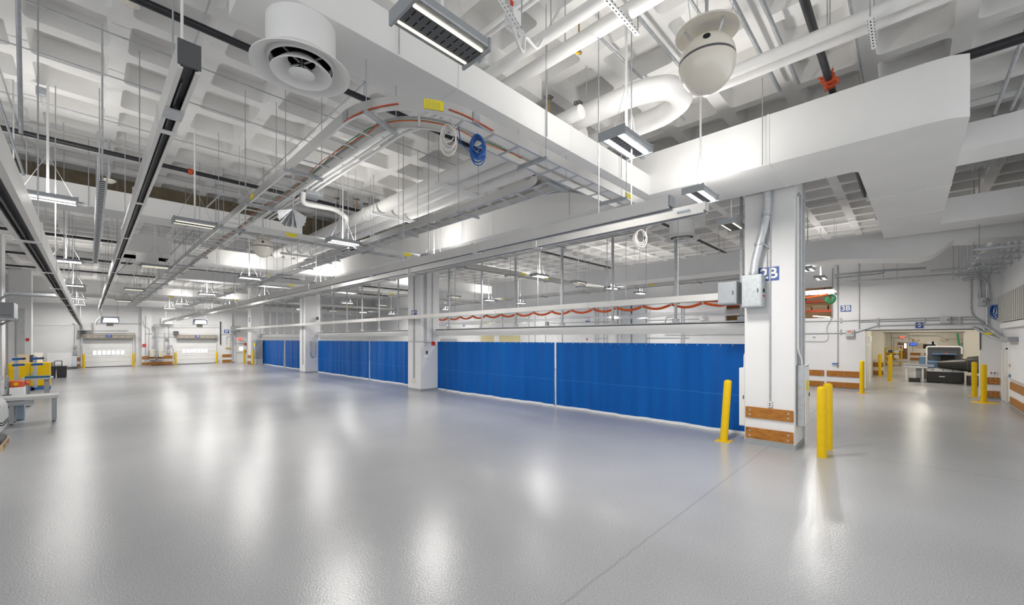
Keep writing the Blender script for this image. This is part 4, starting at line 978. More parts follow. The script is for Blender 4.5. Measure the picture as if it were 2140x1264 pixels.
# second and third columns
sign('blue 2C sign on the second column', '2C', (10.8, 16.95, 3.62), *NX, .44, .38, .34)
sign('tiny blue 2E sign on the farthest column', '2E', (10.8, 45.75, 4.3), *NX, .44, .40, .3)
conduit('grey conduit down the front face of the second column to an outlet', [(10.77, 16.95, .55), (10.77, 16.95, 5.8)], .03, n=8)
for k, x in enumerate((11.0, 11.1, 11.45)):
    conduit('grey conduit on the side of the second column, %s' % ['left', 'middle', 'right'][k], [(x, 16.37, 2.2), (x, 16.37, 5.8)], .022)
tag(MB().box((11.4, 16.3, 2.15), (11.55, 16.4, 2.32)).build('fire_alarm', 'red'), 'small red fire alarm on the second column', 'alarm')
conduit('thin grey conduit wrapping across the second column at curtain top height', [(10.78, 17.5, 2.33), (10.78, 16.38, 2.33), (11.4, 16.38, 2.26)], .014, bend=.02)
t = thing('wall_phone', 'small dark and white control on the second column below the fire alarm', 'control', (11.12, 16.38, 1.6))
MB().box((11.08, 16.34, 1.75), (11.16, 16.4, 1.88)).build('dark_switch', 'dkgrey', t); MB().box((11.06, 16.34, 1.55), (11.16, 16.4, 1.67)).build('white_box', 'letter', t)
MB().box((11.0, 16.36, 2.12), (11.14, 16.4, 2.24)).build('upper_box', 'ltgrey', t)
t = thing('power_outlet', 'outlet at the foot of the conduit on the second column', 'outlet', (10.77, 16.95, .45)); MB().box((10.74, 16.88, .42), (10.8, 17.02, .58)).build('box', 'cream', t)
conduit('grey conduit down the front face of the third column', [(10.77, 31.5, .6), (10.77, 31.5, 6)], .03, n=8)
for k, x in enumerate((11.15, 11.5)):
    conduit('grey conduit on the side of the third column, %s' % ['left', 'right'][k], [(x, 31.07, 1.3), (x, 31.07, 2.3)], .03)
conduit('dark hose loop hanging on the side of the third column', [(11.15, 31.06, 1.5), (11.18, 31.04, 1.15), (11.35, 31.03, 1.05), (11.45, 31.03, 1.2)], .03, 'steelblue')
cabinet('small white box on the third column at the hose end', (11.4, 31.0, .9), (11.6, 31.1, 1.1), 'letter', 'junction box', 'junction_box')
cabinet('small grey box on the third column below the rail', (11.55, 31.0, 3.85), (11.7, 31.1, 4.05), 'dkgrey', 'junction box', 'junction_box')
t = cabinet('grey floor cabinet with a yellow hazard label beside the farthest column', (11.0, 44.4, .55), (11.6, 45.15, 2.35), 'grey', 'electrical panel', 'panelboard', door='-x')
MB().box((10.97, 44.5, 1.75), (10.985, 45.0, 2.05)).build('hazard_label', 'yellowlab', t)
MB().box((11.0, 44.4, 0), (11.6, 45.15, .55)).build('plinth', 'ltgrey', t)
# ------------------------------------------------------------------ right wall fittings
X0 = XR - .03
y, z = rw(1767.6, 644.5); sign('blue 3B sign on the right wall', '3B', (XR, y, z), *NX, .40, .31, .33)
y, z = rw(1921.5, 681); sign('small blue 3 sign above the wide opening, its top hidden by conduits', '3', (XR, y, z + .03), *NX, .26, .26, .22)
y, z = rw(1228, 667.5); sign('blue 3C sign on the right wall, seen above the nearest curtain', '3C', (XR, y, z), *NX, .40, .38, .33)
y, z = rw(969.5, 678); sign('tiny blue 3D sign on the right wall, at the left end of the nearest curtain', '3D', (XR, y, z), *NX, .36, .36, .3)
p = at(473.5, 692.3, Y=YF - .31); sign('blue 2F sign on the far wall, upper left of the far white door', '2F', (p.x, YF - .3, p.z), (1, 0, 0), (0, 0, 1), .45, .38, .36)
def wc(lab, pix, r=.018, mat='galv', bend=.12, X=XR - .03, grp='conduits on the right wall'):
    pts = [at(x, y, X=X) for x, y in pix]; return conduit(lab, pts, r, mat, bend, grp)
wc('top grey conduit across the right wall above the wide opening', [(1683, 672), (1800, 669), (1900, 665.5), (1995, 663), (2036, 662)], .02)
wc('second grey conduit across the right wall above the wide opening', [(1795, 672.5), (1900, 670), (2010, 668), (2045, 668), (2058, 680)], .02)
wc('third grey conduit that steps up over the corner of the wide opening', [(1683, 697), (1785, 695), (1832, 680.5), (2035, 676), (2052, 676), (2062, 690)], .024)
wc('low thin grey conduit hook on the right wall under the steel junction box', [(1683, 713.5), (1725, 713.5), (1731, 709), (1731, 700)], .012)
wc('vertical grey conduit left of the 3B sign rising from the middle conduit', [(1728, 697), (1728, 683), (1739, 664), (1740, 560)], .018)
wc('dark vertical pipe down the right wall with a blue handle at its foot', [(1751, 555), (1751, 768)], .022, 'grey')
wc('vertical grey conduit right of the 3B sign', [(1795.5, 545), (1795.5, 688)], .016)
wc('vertical grey conduit right of the wide opening, upper part', [(2029, 585), (2029, 650), (2036, 663), (2056, 672), (2060, 690)], .022)
wc('thick galvanised conduit at the right corner, bent at its top', [(2012, 585), (2050, 578), (2063, 590), (2063, 680)], .05, 'galvlt', .5)
for k in range(2): wc('grey conduit above the grey corner box, %s' % ['left', 'right'][k], [(2045 + 4 * k, 560), (2045 + 4 * k, 624)], .018)
y, z = rw(1751, 761); t = thing('hose_valve', 'blue lever valve at the foot of the dark pipe on the right wall', 'valve', (XR - .05, y, z))
MB().box((XR - .09, y, z - .01), (XR - .07, y + .22, z + .05)).build('lever', 'bluepaint', t); MB().cyl((XR - .04, y, z - .12), (XR - .04, y, z + .1), .03, 8).build('valve_body', 'brass', t)
def wbox(lab, x0, y0, x1, y1, mat='ltgrey', dep=.16, orange=False):
    a, b = at(x0, y0, X=XR), at(x1, y1, X=XR)
    t = cabinet(lab, (XR - dep, a.y, a.z), (XR, b.y, b.z), mat, door='-x')
    if orange:
        c = (a + b) / 2; MB().box((XR - dep - .016, c.y - .05, c.z + .05), (XR - dep - .012, c.y + .08, c.z + .11)).build('orange_label', 'orange', t)
    return t
wbox('grey steel box with an orange label on the right wall', 1768, 689, 1785.6, 703.6, orange=True)
wbox('grey steel box on the conduits above the wide opening', 1964, 661.5, 1985.5, 676)
wbox('grey steel box high at the right corner beside the thick conduit', 2043, 623, 2060, 639, 'ltgrey', .2)
for k, (x, y0, y1) in enumerate(((1757.5, 664, 674), (1757.5, 688, 698), (1834.5, 664, 683), (1930, 663, 675), (2005, 662, 680))):
    a, b = at(x, y0, X=XR), at(x, y1, X=XR)
    tag(MB().box((XR - .06, a.y - .03, b.z), (XR - .045, a.y + .03, a.z)).build('conduit_strut', 'galv'), 'short strut clamp holding the right wall conduits, %s from the left' % ['first (upper)', 'first (lower)', 'second', 'third', 'fourth'][k], 'bracket', 'wall strut clamps')
y, z = rw(1702, 700.5); cabinet('tiny white box hanging under the middle conduit, left of the grey steel box', (XR - .08, y - .06, z - .08), (XR, y + .06, z + .02), 'letter', 'junction box', 'junction_box')
# conduits further along the right wall, seen over the curtains
for k, x in enumerate((1050, 1105, 1118, 1140, 1175, 1244, 1250, 1262, 1269, 1290, 1310, 1357, 1424, 1429)):
    wc('vertical grey conduit on the right wall seen over the nearest curtain, %s from the left' % ORD[k], [(x, 640 if x > 1200 else 660), (x, 760)], .03)
for k, (x0, x1, ya, yb) in enumerate(((1200, 1275, 674, 672.5), (1300, 1470, 670.5, 666), (1390, 1555, 699.6, 698.6), (1244, 1270, 707, 707), (1300, 1440, 706.5, 705.5), (1150, 1240, 675, 673))):
    wc('level grey conduit over the nearest curtain, %s' % ['crossing the 3C sign', 'passing in front of the ribbed ducts', 'low at the right, under the header beam', 'short cross bar right of the 3C sign', 'short cross bar below the header beam', 'left of the 3C sign'][k], [(x0, ya), (x1, yb)], .03)
wc('looped grey conduit on the right wall left of the storage window', [(1390, 676), (1391, 665), (1396, 662), (1430, 662)], .03)
wbox('white box on the right wall left of the storage window', 1464, 658, 1474, 669, 'letter', .2)
wbox('grey box on the right wall, above the left part of the nearest curtain', 1142, 672, 1147, 679, 'grey', .2)
tag(MB().box((XR - .45, at(1300, 660, X=XR).y - .1, 2.5), (XR - .05, at(1300, 660, X=XR).y, 5)).build('wall_duct', 'galvlt'), 'grey vertical metal duct on the right wall behind the conduits', 'duct')
for k, (x0, x1) in enumerate(((1303, 1322), (1326, 1353))):
    a, b = at(x0, 700, X=XR), at(x1, 700, X=XR)
    tag(MB().box((XR - .3, a.y, 2.0), (XR - .02, b.y, 4.9)).build('wall_duct', 'galv'), 'grey ribbed metal duct on the right wall over the curtain, %s' % ['left', 'right'][k], 'duct')
a, b = at(1010.5, 700, X=XR), at(1086.5, 700, X=XR)
t = thing('sheet_rack', 'pale yellow boards stored by the right wall, seen over the nearest curtain', 'boards', (XR - .3, (a.y + b.y) / 2, 0))
MB().box((XR - .35, b.y, .0), (XR - .05, a.y, 2.72)).build('board_stack', 'olive', t)
MB().box((XR - .37, b.y + 2.2, 2.15), (XR - .35, b.y + 2.8, 2.7)).build('white_sheet', 'letter', t)
a, b = at(928, 700, X=XR), at(955, 700, X=XR)
tag(MB().box((XR - .5, b.y, 0), (XR - .05, a.y, 2.45)).build('storage_cabinet', 'grey', bev=.02), 'grey cabinet top by the right wall, seen over the left end of the nearest curtain', 'cabinet')
y, z = rw(1227, 713); tag(MB().box((XR - .06, y - .06, 2.35), (XR, y + .06, 2.5)).build('fire_alarm', 'red'), 'tiny red alarm on the right wall below the 3C sign', 'alarm')
# orange cable festoon under a translucent sheet beyond the curtain
t = thing('festoon_rail', 'light rail with orange cable loops beyond the nearest curtain', 'rail', (13.3, 9, 3.55))
MB().box((13.22, 2.5, 3.62), (13.38, 21, 3.78)).build('housing', 'rail', t)
y = 2.6; k = 0
while y < 20.5:
    L = 1.0; P = [(13.3, y + L * i / 8, 3.58 - .12 * math.sin(PI * i / 8)) for i in range(9)]
    MB().tube(P, .045, 6).build('orange_loop', 'orange', t, sharp=80)
    MB().box((13.25, y - .03, 3.54), (13.35, y + .03, 3.64)).build('trolley', 'ltgrey', t)
    y += 1.0; k += 1
for y in (3.5, 8, 12.5, 17): MB().cyl((13.3, y, 3.78), (13.3, y, CEIL), .012, 6).build('hanger_rod', 'galv', t)
t = thing('plastic_sheet', 'long translucent plastic sheet hanging tray-like below the orange cable loops', 'sheet', (14.4, 11, 3.3))
mb = MB(); n = 60
for i in range(n + 1):
    y = 3 + 17 * i / n
    for (x, z) in ((13.6, 3.34), (14.1, 3.26), (14.7, 3.24), (15.2, 3.36)): mb.v.append((x, y, z + .03 * math.sin(y * 2 + x)))
for i in range(n):
    for k in range(3): a = i * 4 + k; mb.f.append((a, a + 1, a + 5, a + 4))
mb.build('sheet', 'film', t)
for y in (3.2, 7.4, 11.6, 15.8, 19.8):
    for x in (13.6, 15.2): MB().cyl((x, y, 3.3), (x, y, CEIL), .008, 6).build('hanger_rod', 'galv', t)
# ------------------------------------------------------------------ storage loft behind the window
lx0, lx1, ly0, ly1, lz0, lz1 = XR + .3, XR + 4.5, 1.9, 9.0, 3.2, 5.6
struct('wall_storage', MB().box((lx1, ly0, lz0), (lx1 + .1, ly1, lz1)).box((lx0, ly0 - .1, lz0), (lx1, ly0, lz1)).box((lx0, ly1, lz0), (lx1, ly1 + .1, lz1)).box((lx0, ly0, lz0 - .1), (lx1, ly1, lz0)).box((lx0, ly0, lz1), (lx1, ly1, lz1 + .1)), 'cardboard')
t = thing('pallet_rack', 'orange beamed pallet rack inside the storage window on the right wall', 'rack', (XR + 2, 5.2, lz0))
for z in (3.85, 4.35, 4.85):
    MB().box((XR + 1.0, 2.2, z), (XR + 1.06, 8.4, z + .12)).build('beam', 'redorange' if z < 4.6 else 'orange', t)
    MB().box((XR + 1.06, 2.2, z + .06), (XR + 2.2, 8.4, z + .1)).build('deck', 'tan', t)
for y in (2.2, 4.9, 6.9, 8.35): MB().box((XR + 1.0, y, lz0), (XR + 1.08, y + .09, lz1 - .1)).build('upright', 'cardboard', t)
rnd = random.Random(3); k = 0
for z in (3.95, 4.45, 4.95):
    y = 2.4
    while y < 4.7:
        w = rnd.uniform(.5, .9); h = rnd.uniform(.18, .34); k += 1
        tag(MB().box((XR + 1.15, y, z), (XR + 1.9, y + w, z + h)).build('lumber_stack', 'cardboard', bev=.01), 'tan board stack on the orange rack, %s shelf, %s' % ({3.95: 'bottom', 4.45: 'middle', 4.95: 'top'}[z], 'first from the right' if y < 2.5 else 'second from the right' if y < 3.4 else 'third from the right' if y < 4.1 else 'fourth from the right'), 'boards', 'boards on the orange rack'); y += w + .05
t = thing('light_fixture', 'slanting strip lamp low inside the storage window', 'lamp', (XR + .6, 3.3, 3.5), 'strip lamps')
MB().bar((XR + .7, 2.9, 3.56), (XR + .7, 3.6, 3.64), .05, .04).build('led_strip', 'warmled', t)
t = thing('added_ceiling_light', 'ceiling light added in the storage loft, hidden above its window', 'lamp', (XR + 1.6, 4.6, 5.52), 'added room lights beyond the opening')  # added lamp, kept out of view, to lighten the loft
MB().box((XR + 1.5, 4.0, 5.53), (XR + 1.7, 5.2, 5.6)).build('housing', 'white', t); area('fill_panel_light', t, (0, 0, 0), (.18, 1.1), 45, 0, (1, .93, .80))
# ------------------------------------------------------------------ rooms beyond the opening
struct('wall_corridor', MB().box((XR + .3, 1.75, 0), (36.6, 2.0, 4.2)).box((XR + .3, -7, 0), (36.6, -6.8, 4.2)), 'cream')
struct('wall_partition', wall_pieces([-7, -2.35, 1.2, 2.0], [0, 2.87, 4.2], [(-2.35, 1.2, 0, 2.87)], lambda u, z: ((36.6, u, z), (36.9, u, z))), 'cream')
struct('wall_inner_room', MB().box((36.9, 1.95, 0), (65.3, 2.2, 4.2)).box((36.9, -9, 0), (65.3, -8.8, 4.2)), 'cream')
struct('wall_back', wall_pieces([-9, .08, 1.0, 2.2], [0, 2.1, 4.2], [(.08, 1.0, 0, 2.1)], lambda u, z: ((65, u, z), (65.3, u, z))), 'cream')
struct('ceiling_inner', MB().box((XR + .3, -9, 4.2), (65.5, 2.2, 4.35)), 'ceil')
struct('trim_inner_lintel', MB().box((36.57, -2.4, 2.84), (36.6, 1.25, 2.88)), 'dkgrey')
def fill_ceiling_panel(lab, x, y):
    t = thing('added_ceiling_light', lab, 'lamp', (x, y, 4.1), 'added room lights beyond the opening')  # lamps added above the lintels to light the inner rooms
    MB().box((x - .6, y - .15, 4.1), (x + .6, y + .15, 4.2)).build('housing', 'white', t); MB().box((x - .58, y - .13, 4.09), (x + .58, y + .13, 4.1)).build('diffuser', 'warmglow', t); area('fill_panel_light', t, (0, 0, -.02), (1.1, .24), 42, 0, (1, .93, .80))
for k, (x, y) in enumerate(((29, -.3), (33.5, -3.5), (33.5, -.3), (41, -.5), (41, -4.5), (48, -1), (48, -5), (56, -1), (56, -5), (62, -1.5))):
    fill_ceiling_panel('ceiling light added in the rooms beyond the wide opening, %s counting inward' % ORD[k], x, y)
dr = struct('door_4', MB().box((64.98, .13, .02), (65.05, .95, 2.06)), 'brand'); WL[dr.name] = dr.location.copy()
MB().box((64.95, .08, 0), (65.05, .13, 2.1)).box((64.95, .95, 0), (65.05, 1.0, 2.1)).box((64.95, .08, 2.06), (65.05, 1.0, 2.11)).build('door_frame', 'white', dr)
MB().box((64.96, .22, 1.38), (64.98, .40, 1.95)).build('pane', 'daywin', dr)
MB().box((64.96, .13, .02), (64.98, .95, .16)).build('kick_plate', 'galvlt', dr)
MB().box((64.93, .16, .98), (64.98, .26, 1.03)).build('handle', 'galvlt', dr)
MB().box((64.93, .35, 1.96), (64.98, .75, 2.02)).build('door_closer', 'ltgrey', dr)
nt_ = MB().box((64.965, .50, 1.1), (64.978, .90, 1.72)).build('notice', 'letter', dr)
MB().cyl((64.955, .70, 1.5), (64.966, .70, 1.5), .11, 8).build('red_stop_mark', 'red', nt_)
def ew(x, y): p = at(x, y, X=64.9); return p.y, p.z
y, z = ew(1885, 704.7); t = thing('exit_sign', 'red lit exit sign over the brown door', 'sign', (64.9, y, z))
MB().box((64.86, y - .2, z - .12), (64.99, y + .2, z + .12)).build('housing', 'letter', t); text_mb('EXIT', .18, (64.85, y, z), (0, -1, 0), (0, 0, 1), bold=.02).build('lettering', 'exit', t)
MB().box((64.855, y - .19, z - .11), (64.86, y + .19, z + .11)).build('lit_face', 'exitface', t)
y, z = ew(1909, 719); t = thing('wall_screen', 'small wall screen with a blue picture right of the brown door', 'screen', (64.9, y, z))
MB().box((64.88, y - .30, z - .16), (65, y + .30, z + .16)).build('bezel', 'void', t); MB().box((64.87, y - .28, z - .14), (64.882, y + .28, z + .14)).build('picture', 'tvblue', t)
for k, (x, y_) in enumerate(((1915, 711), (1973, 711))):
    y, z = ew(x, y_); t = thing('emergency_light', 'twin head emergency light on the back wall, %s' % ['left', 'right'][k], 'lamp', (64.9, y, z), 'emergency lights')
    MB().box((64.9, y - .15, z - .06), (65, y + .15, z + .06)).build('battery_box', 'cream', t)
    for s in (-1, 1): MB().cyl((64.85, y + s * .2, z + .06), (64.95, y + s * .2, z + .06), .07, 10).build('lamp_head', 'olive', t)
def bconduit(lab, pix, r=.02): conduit(lab, [at(x, y, X=64.97) for x, y in pix], r, 'galv', .15, 'conduits on the back wall')
for k, pix in enumerate(([(1857, 696), (1895, 697), (1900, 700), (1900, 712)], [(1860, 706), (1893, 706), (1900, 701), (1955, 700), (1960, 696)], [(1863, 699), (1863, 733)], [(1868, 709), (1868, 733)], [(1908, 708), (1908, 733)], [(1900, 706), (1907, 708), (1909, 715)], [(1905, 702), (1965, 702), (1973, 708), (2012, 709)])):
    bconduit('thin grey conduit on the back wall, %s' % ['topmost, dropping left of the brown door', 'long one rising over the exit sign', 'first vertical from the left', 'second vertical from the left', 'vertical right of the brown door', 'curving down to the wall screen', 'long one right of the exit sign'][k], pix)
bumps(('%s wood bumper plank on the back wall right of the brown door', -6, -.1, 'x', 65, -1), ('%s wood bumper plank on the back wall left of the brown door', 1.08, 1.9, 'x', 65, -1),
      ('%s wood bumper plank on the partition left of the second doorway', 1.22, 1.72, 'x', 36.6, -1))
bumper('%s wood bumper plank on the corridor wall just inside the wide opening', [(26.0, 29.3)], 'y', 1.75, -1)
for k, (x, y_, w, h) in enumerate(((1925, 722, .9, .5), (1945, 720, .5, .7), (1953, 720, .4, .7))):
    y, z = ew(x, y_); tag(MB().box((64.95, y - w / 2, z - h / 2), (65, y + w / 2, z + h / 2)).build('notice_board', 'tan' if k == 0 else 'letter'), 'pale framed notice on the back wall above the machine, %s' % ['left', 'middle', 'right'][k], 'notice', 'notices on the back wall')
tag(MB().box((30.5, 1.6, .0), (31.5, 1.75, 2.05)).build('inner_door', 'white'), 'pale door leaf on the corridor wall inside the opening', 'door')
cabinet('white wall box above the corridor door inside the opening', (29.5, 1.5, 2.25), (30.6, 1.75, 2.6), 'letter', 'wall unit', 'wall_unit')
tag(MB().box((27.3, 1.72, 1.55), (27.6, 1.75, 1.75)).build('notice', 'green'), 'small green and white notice on the corridor wall inside the opening', 'notice')
# large machine with the black cone
t = thing('machine', 'big grey and black machine with a dark monitor screen, beyond the wide opening', 'machine', (33.6, -1.4, 0))
MB().box((33.0, -2.15, .02), (34.6, -.72, .62)).build('lower_skirt', 'greyblack', t, bev=.02)
MB().box((32.96, -2.12, .62), (34.6, -.72, .80)).build('white_band', 'letter', t, bev=.01)
b_ = MB()
for yy in (-.95, -1.35, -1.72): b_.cyl((32.94, yy, .71), (32.97, yy, .71), .03, 10)
b_.build('band_knobs', 'dkgrey', t)
MB().box((32.985, -1.42, .33), (33.0, -1.2, .38)).build('skirt_handle', 'letter', t)
MB().box((34.1, -2.15, .8), (34.7, -.74, 1.98)).build('back_housing', 'slate', t, bev=.05)
fr = MB().tube([(34.05, -.74, .8), (34.05, -.74, 2.0), (34.05, -2.12, 2.0), (34.05, -2.12, 1.6)], .04, 8, bend=.1); fr.build('white_outline', 'letter', t)
MB().box((33.1, -1.35, .8), (34.1, -.75, 1.18)).build('blue_front_cabinet', 'steelblue', t, bev=.02)
MB().box((33.85, -1.85, 1.2), (34.12, -1.3, 1.55)).build('screen', 'void', t, bev=.01)
MB().box((33.8, -1.9, 1.55), (34.12, -.95, 1.62)).build('shelf', 'steelblue', t); MB().box((33.85, -1.6, 1.62), (33.98, -1.45, 1.66)).build('orange_lamp', 'orange', t)
t = thing('funnel_cone', 'huge dark funnel shaped hood pointing left out of the machine', 'hood', (32.0, -2.6, .4))
def taper(a, b, ra, rb, n=28): return MB().cyl(a, b, ra, n, rb)
taper((33.0, -1.2, 1.02), (32.6, -2.3, 1.05), .20, .36).build('narrow_part', 'greyblack', t)
taper((32.6, -2.26, 1.08), (32.2, -3.5, 1.12), .40, .62).build('wide_part', 'greyblack', t)
q0, q1 = Vector((32.6, -2.26, 1.08)), Vector((32.59, -2.31, 1.081)); MB().cyl(q0, q1, .42, 28).build('joint_ring', 'dkgrey', t)
MB().cyl((32.2, -3.5, 1.12), (32.18, -3.56, 1.12), .65, 28).build('rim', 'green', t)
t = thing('low_cabinet', 'low black box under the dark funnel hood', 'machine', (32.4, -2.8, 0)); MB().box((32.0, -3.5, .12), (32.7, -2.2, .5)).build('box', 'greyblack', t, bev=.02); MB().box((32.05, -3.5, 0), (32.65, -2.2, .12)).build('plinth', 'charcoal', t)
MB().box((31.99, -3.4, .3), (32.0, -2.3, .47)).build('vent_panel', 'dkgrey', t)
t = thing('conveyor_table', 'long grey conveyor table left of the big machine', 'table', (33, -.2, 0))
MB().box((32.75, -.72, .78), (33.35, .25, .84)).build('bed', 'galvlt', t, bev=.01); MB().box((32.8, -1.0, .88), (33.0, .2, 1.0)).build('side_guard', 'galv', t)
for y in (.12, -.55):
    MB().box((32.8, y - .04, 0), (32.88, y + .04, .78)).box((33.22, y - .04, 0), (33.3, y + .04, .78)).build('leg', 'letter', t)
MB().box((32.95, -.52, .12), (33.2, -.28, .78)).build('motor_cover', 'grey', t)
tag(MB().box((32.7, -.45, .0), (33.05, .02, .22)).build('equipment_case', 'greyblack', bev=.03), 'low black case on the floor under the conveyor table', 'case')
t = thing('printing_unit', 'jumble of dark machine parts with a monitor on top, left of the big machine', 'machine', (36.0, -1.0, 0))
MB().box((35.6, -1.3, 0), (36.4, -.5, .85)).build('stand', 'slate', t); MB().box((35.5, -.75, .85), (36.3, -.45, 1.35)).build('blue_box', 'steelblue', t, bev=.02)
MB().box((35.55, -1.3, .85), (36.3, -.8, 1.4)).build('dark_core', 'greyblack', t); MB().box((35.6, -1.15, 1.85), (35.68, -.62, 2.12)).build('monitor', 'void', t, bev=.01)
MB().cyl((35.7, -.9, 1.35), (35.7, -.9, 1.9), .04, 8).build('monitor_arm', 'grey', t)
rnd = random.Random(5)
for k in range(9):
    y, z = rnd.uniform(-1.25, -.55), rnd.uniform(.95, 1.7); MB().cyl((35.42, y, z), (35.55, y, z), rnd.uniform(.04, .1), 12).build('roller', ['letter', 'galv', 'yellow', 'dkgrey'][k % 4], t)
t = thing('storage_cart', 'yellow steel cart stacked with supplies left of the brown door', 'cart', (52, 1.0, 0))
MB().box((51.6, .45, .15), (52.4, .55, 1.62)).box((51.6, 1.55, .15), (52.4, 1.65, 1.62)).build('side_panels', 'yellow', t)
for z in (.18, .65, 1.1, 1.55): MB().box((51.6, .5, z), (52.4, 1.6, z + .06)).build('shelf', 'yellow', t)
for k, (y, z, m_) in enumerate(((.8, .71, 'letter'), (1.2, .71, 'dkgrey'), (.8, 1.16, 'letter'), (1.25, 1.16, 'dkgrey'))):
    tag(MB().box((51.7, y - .15, z), (52.2, y + .15, z + .25)).build('supply_box', m_), '%s supply box on the yellow cart, %s shelf' % ('white' if m_ == 'letter' else 'dark', 'lower' if z < 1 else 'upper'), 'box', 'boxes on the yellow cart')
for s in (.6, 1.5): MB().cyl((51.7, s, .08), (51.7, s + .04, .08), .08, 12).cyl((52.3, s, .08), (52.3, s + .04, .08), .08, 12).build('caster', 'dkgrey', t)
bollard(42.5, 1.0, 1.3, 'yellow perforated post left of the inner yellow cart', True)
tag(MB().box((45, -3.0, .4), (45.5, -2.4, 1.9)).build('electrical_box', 'grey', bev=.02).id_data if False else MB().box((64.6, -4.9, 1.0), (64.98, -4.0, 2.1)).build('electrical_box', 'grey'), 'grey box on the back wall at right, behind the machine', 'electrical box')
conduit('dark green hose hanging at the right jamb of the second doorway', [(36.5, -2.1, 2.8), (36.5, -2.15, 2.2), (36.5, -2.3, 1.7)], .05, 'green')
# ------------------------------------------------------------------ end wall at right
t = thing('wall_louvre', 'large grey ribbed metal cabinet high on the end wall at the right edge', 'cabinet', (22, YE, 3.1))
MB().box((17, YE + .02, 3.08), (24.55, YE + .22, 4.1)).build('casing', 'louvre', t, bev=.01)
sm = MB()
for k in range(22): sm.box((17.2 + k * .34, YE + .22, 3.1), (17.215 + k * .34, YE + .226, 4.08))
sm.build('panel_joints', 'slate', t)
MB().box((17, YE + .0, 2.86), (24.9, YE + .14, 3.06)).build('ledge', 'white', t)
M_ = None
de = struct('door_5', MB().box((24.45, YE, .02), (25.35, YE + .02, 2.05)), 'cream'); WL[de.name] = de.location.copy()
MB().box((24.36, YE, 0), (24.45, YE + .05, 2.1)).box((25.35, YE, 0), (25.44, YE + .05, 2.1)).box((24.36, YE, 2.05), (25.44, YE + .05, 2.12)).build('door_frame', 'white', de)
cabinet('grey wall unit above the door at the right edge', (22.2, YE, 2.36), (23.9, YE + .25, 2.52), 'grey', 'wall unit', 'wall_unit')
t = thing('white_board', 'white framed board on the end wall at the right edge', 'board', (22.5, YE, .95)); MB().box((20, YE, 1.0), (23.4, YE + .03, 2.1)).build('board', 'letter', t); MB().box((19.98, YE + .0, .95), (23.45, YE + .05, 1.0)).build('tray', 'galvlt', t)
tag(MB().box((23.75, YE, 1.4), (23.83, YE + .04, 1.52)).build('light_switch', 'tan'), 'tiny beige switch on the end wall beside the door frame', 'switch')
tag(MB().box((23.68, YE, 1.02), (23.76, YE + .05, 1.14)).build('call_button', 'steelblue'), 'small blue and red button on the end wall above the wood planks', 'switch')
y, z = rw(2075, 779); t = thing('power_outlet', 'white twin outlet on the wall right of the wide opening', 'outlet', (XR, y, z)); MB().box((XR - .03, y - .1, z - .06), (XR, y + .1, z + .06)).build('cover_plate', 'letter', t); MB().box((XR - .035, y - .07, z - .03), (XR - .03, y - .02, z + .03)).build('socket', 'dkgrey', t); MB().box((XR - .035, y + .02, z - .03), (XR - .03, y + .07, z + .03)).build('red_socket', 'red', t)
p = at(2079, 646, X=25.0); coil('blue coiled cable hanging at the right corner beside the grey ribbed cabinet', (25.1, YE + .25, 3.55), .25, 9, .012, 'bluewire', 2, 1.0, (.8, .3))
for k, pts in enumerate(([(XR - .08, -2.2, 3.0), (XR - .08, -2.45, 2.75), (25.2, -2.6, 2.55), (23.9, -2.6, 2.45)], [(XR - .06, -1.9, 2.95), (XR - .06, -2.3, 2.6), (25.3, -2.62, 2.42), (24.4, -2.62, 2.4)])):
    conduit('galvanised conduit sweeping round the right corner above the door, %s' % ['upper', 'lower'][k], pts, .05, 'galvlt', .4, 'corner conduits', 8)
tag(MB().box((XR - .14, -2.42, 2.62), (XR - .06, -2.2, 2.7)).build('caution_label', 'yellowlab'), 'yellow label on the corner conduits right of the wide opening', 'label')
# strut trapezes and conduit bank running out from the right corner
for k in range(6):
    x = 24.6 - k * 1.35; z = 5.0 + .0 * k
    t = thing('strut_trapeze', 'grey strut trapeze carrying conduits along the end wall, %s from the corner' % ['first', 'second', 'third', 'fourth', 'fifth', 'sixth'][k], 'bracket', (x, -2.0, z), 'conduit trapezes')
    MB().box((x - .03, -2.55, z), (x + .03, -1.35, z + .05)).build('strut', 'galv', t)
    for y in (-1.45, -2.5): MB().cyl((x, y, z - .08), (x, y, CEIL), .012, 6).build('hanger_rod', 'galv', t)
for k in range(4):
    conduit('grey conduit lying on the trapezes along the end wall, %s' % ['first', 'second', 'third', 'fourth'][k], [(17.5, -1.95 - .12 * k, 5.09), (24.9, -1.95 - .12 * k, 5.09)] + ([(XR - .06, -1.95 - .12 * k, 4.85), (XR - .06, -2.0 - .12 * k, 4.0)] if k in (1, 3) else []), .03, 'galv', .3, 'conduit bank along the end wall', 8)
conduit('thick bright conduit on the trapezes along the end wall', [(17.5, -1.62, 5.1), (24.9, -1.62, 5.1)], .05, 'galvlt', .3, 'conduit bank along the end wall', 10)
for k, (pix, r, m_) in enumerate((([(1745, 574), (1850, 565), (1935, 560)], .045, 'grey'), ([(1945, 567), (2015, 560), (2050, 550)], .06, 'galvlt'), ([(1745, 581), (1845, 571), (1850, 566)], .03, 'grey'), ([(1755, 590), (1875, 581), (2040, 570)], .035, 'galv'))):
    conduit('pipe hung in front of the right wall below the curved duct, %s' % ['upper dark', 'upper bright', 'middle dark', 'lower grey'][k], [at(x, y, X=24.2) for x, y in pix], r, m_, .1, 'pipes below the curved duct', 8)
for k, x in enumerate((1846, 1875, 1992, 2038)):
    a = at(x, 560, X=24.2); stem('hanger rod of the pipes below the curved duct, %s from the left' % ['first', 'second', 'third', 'fourth'][k], 24.2, a.y, at(x, 585, X=24.2).z, .012)
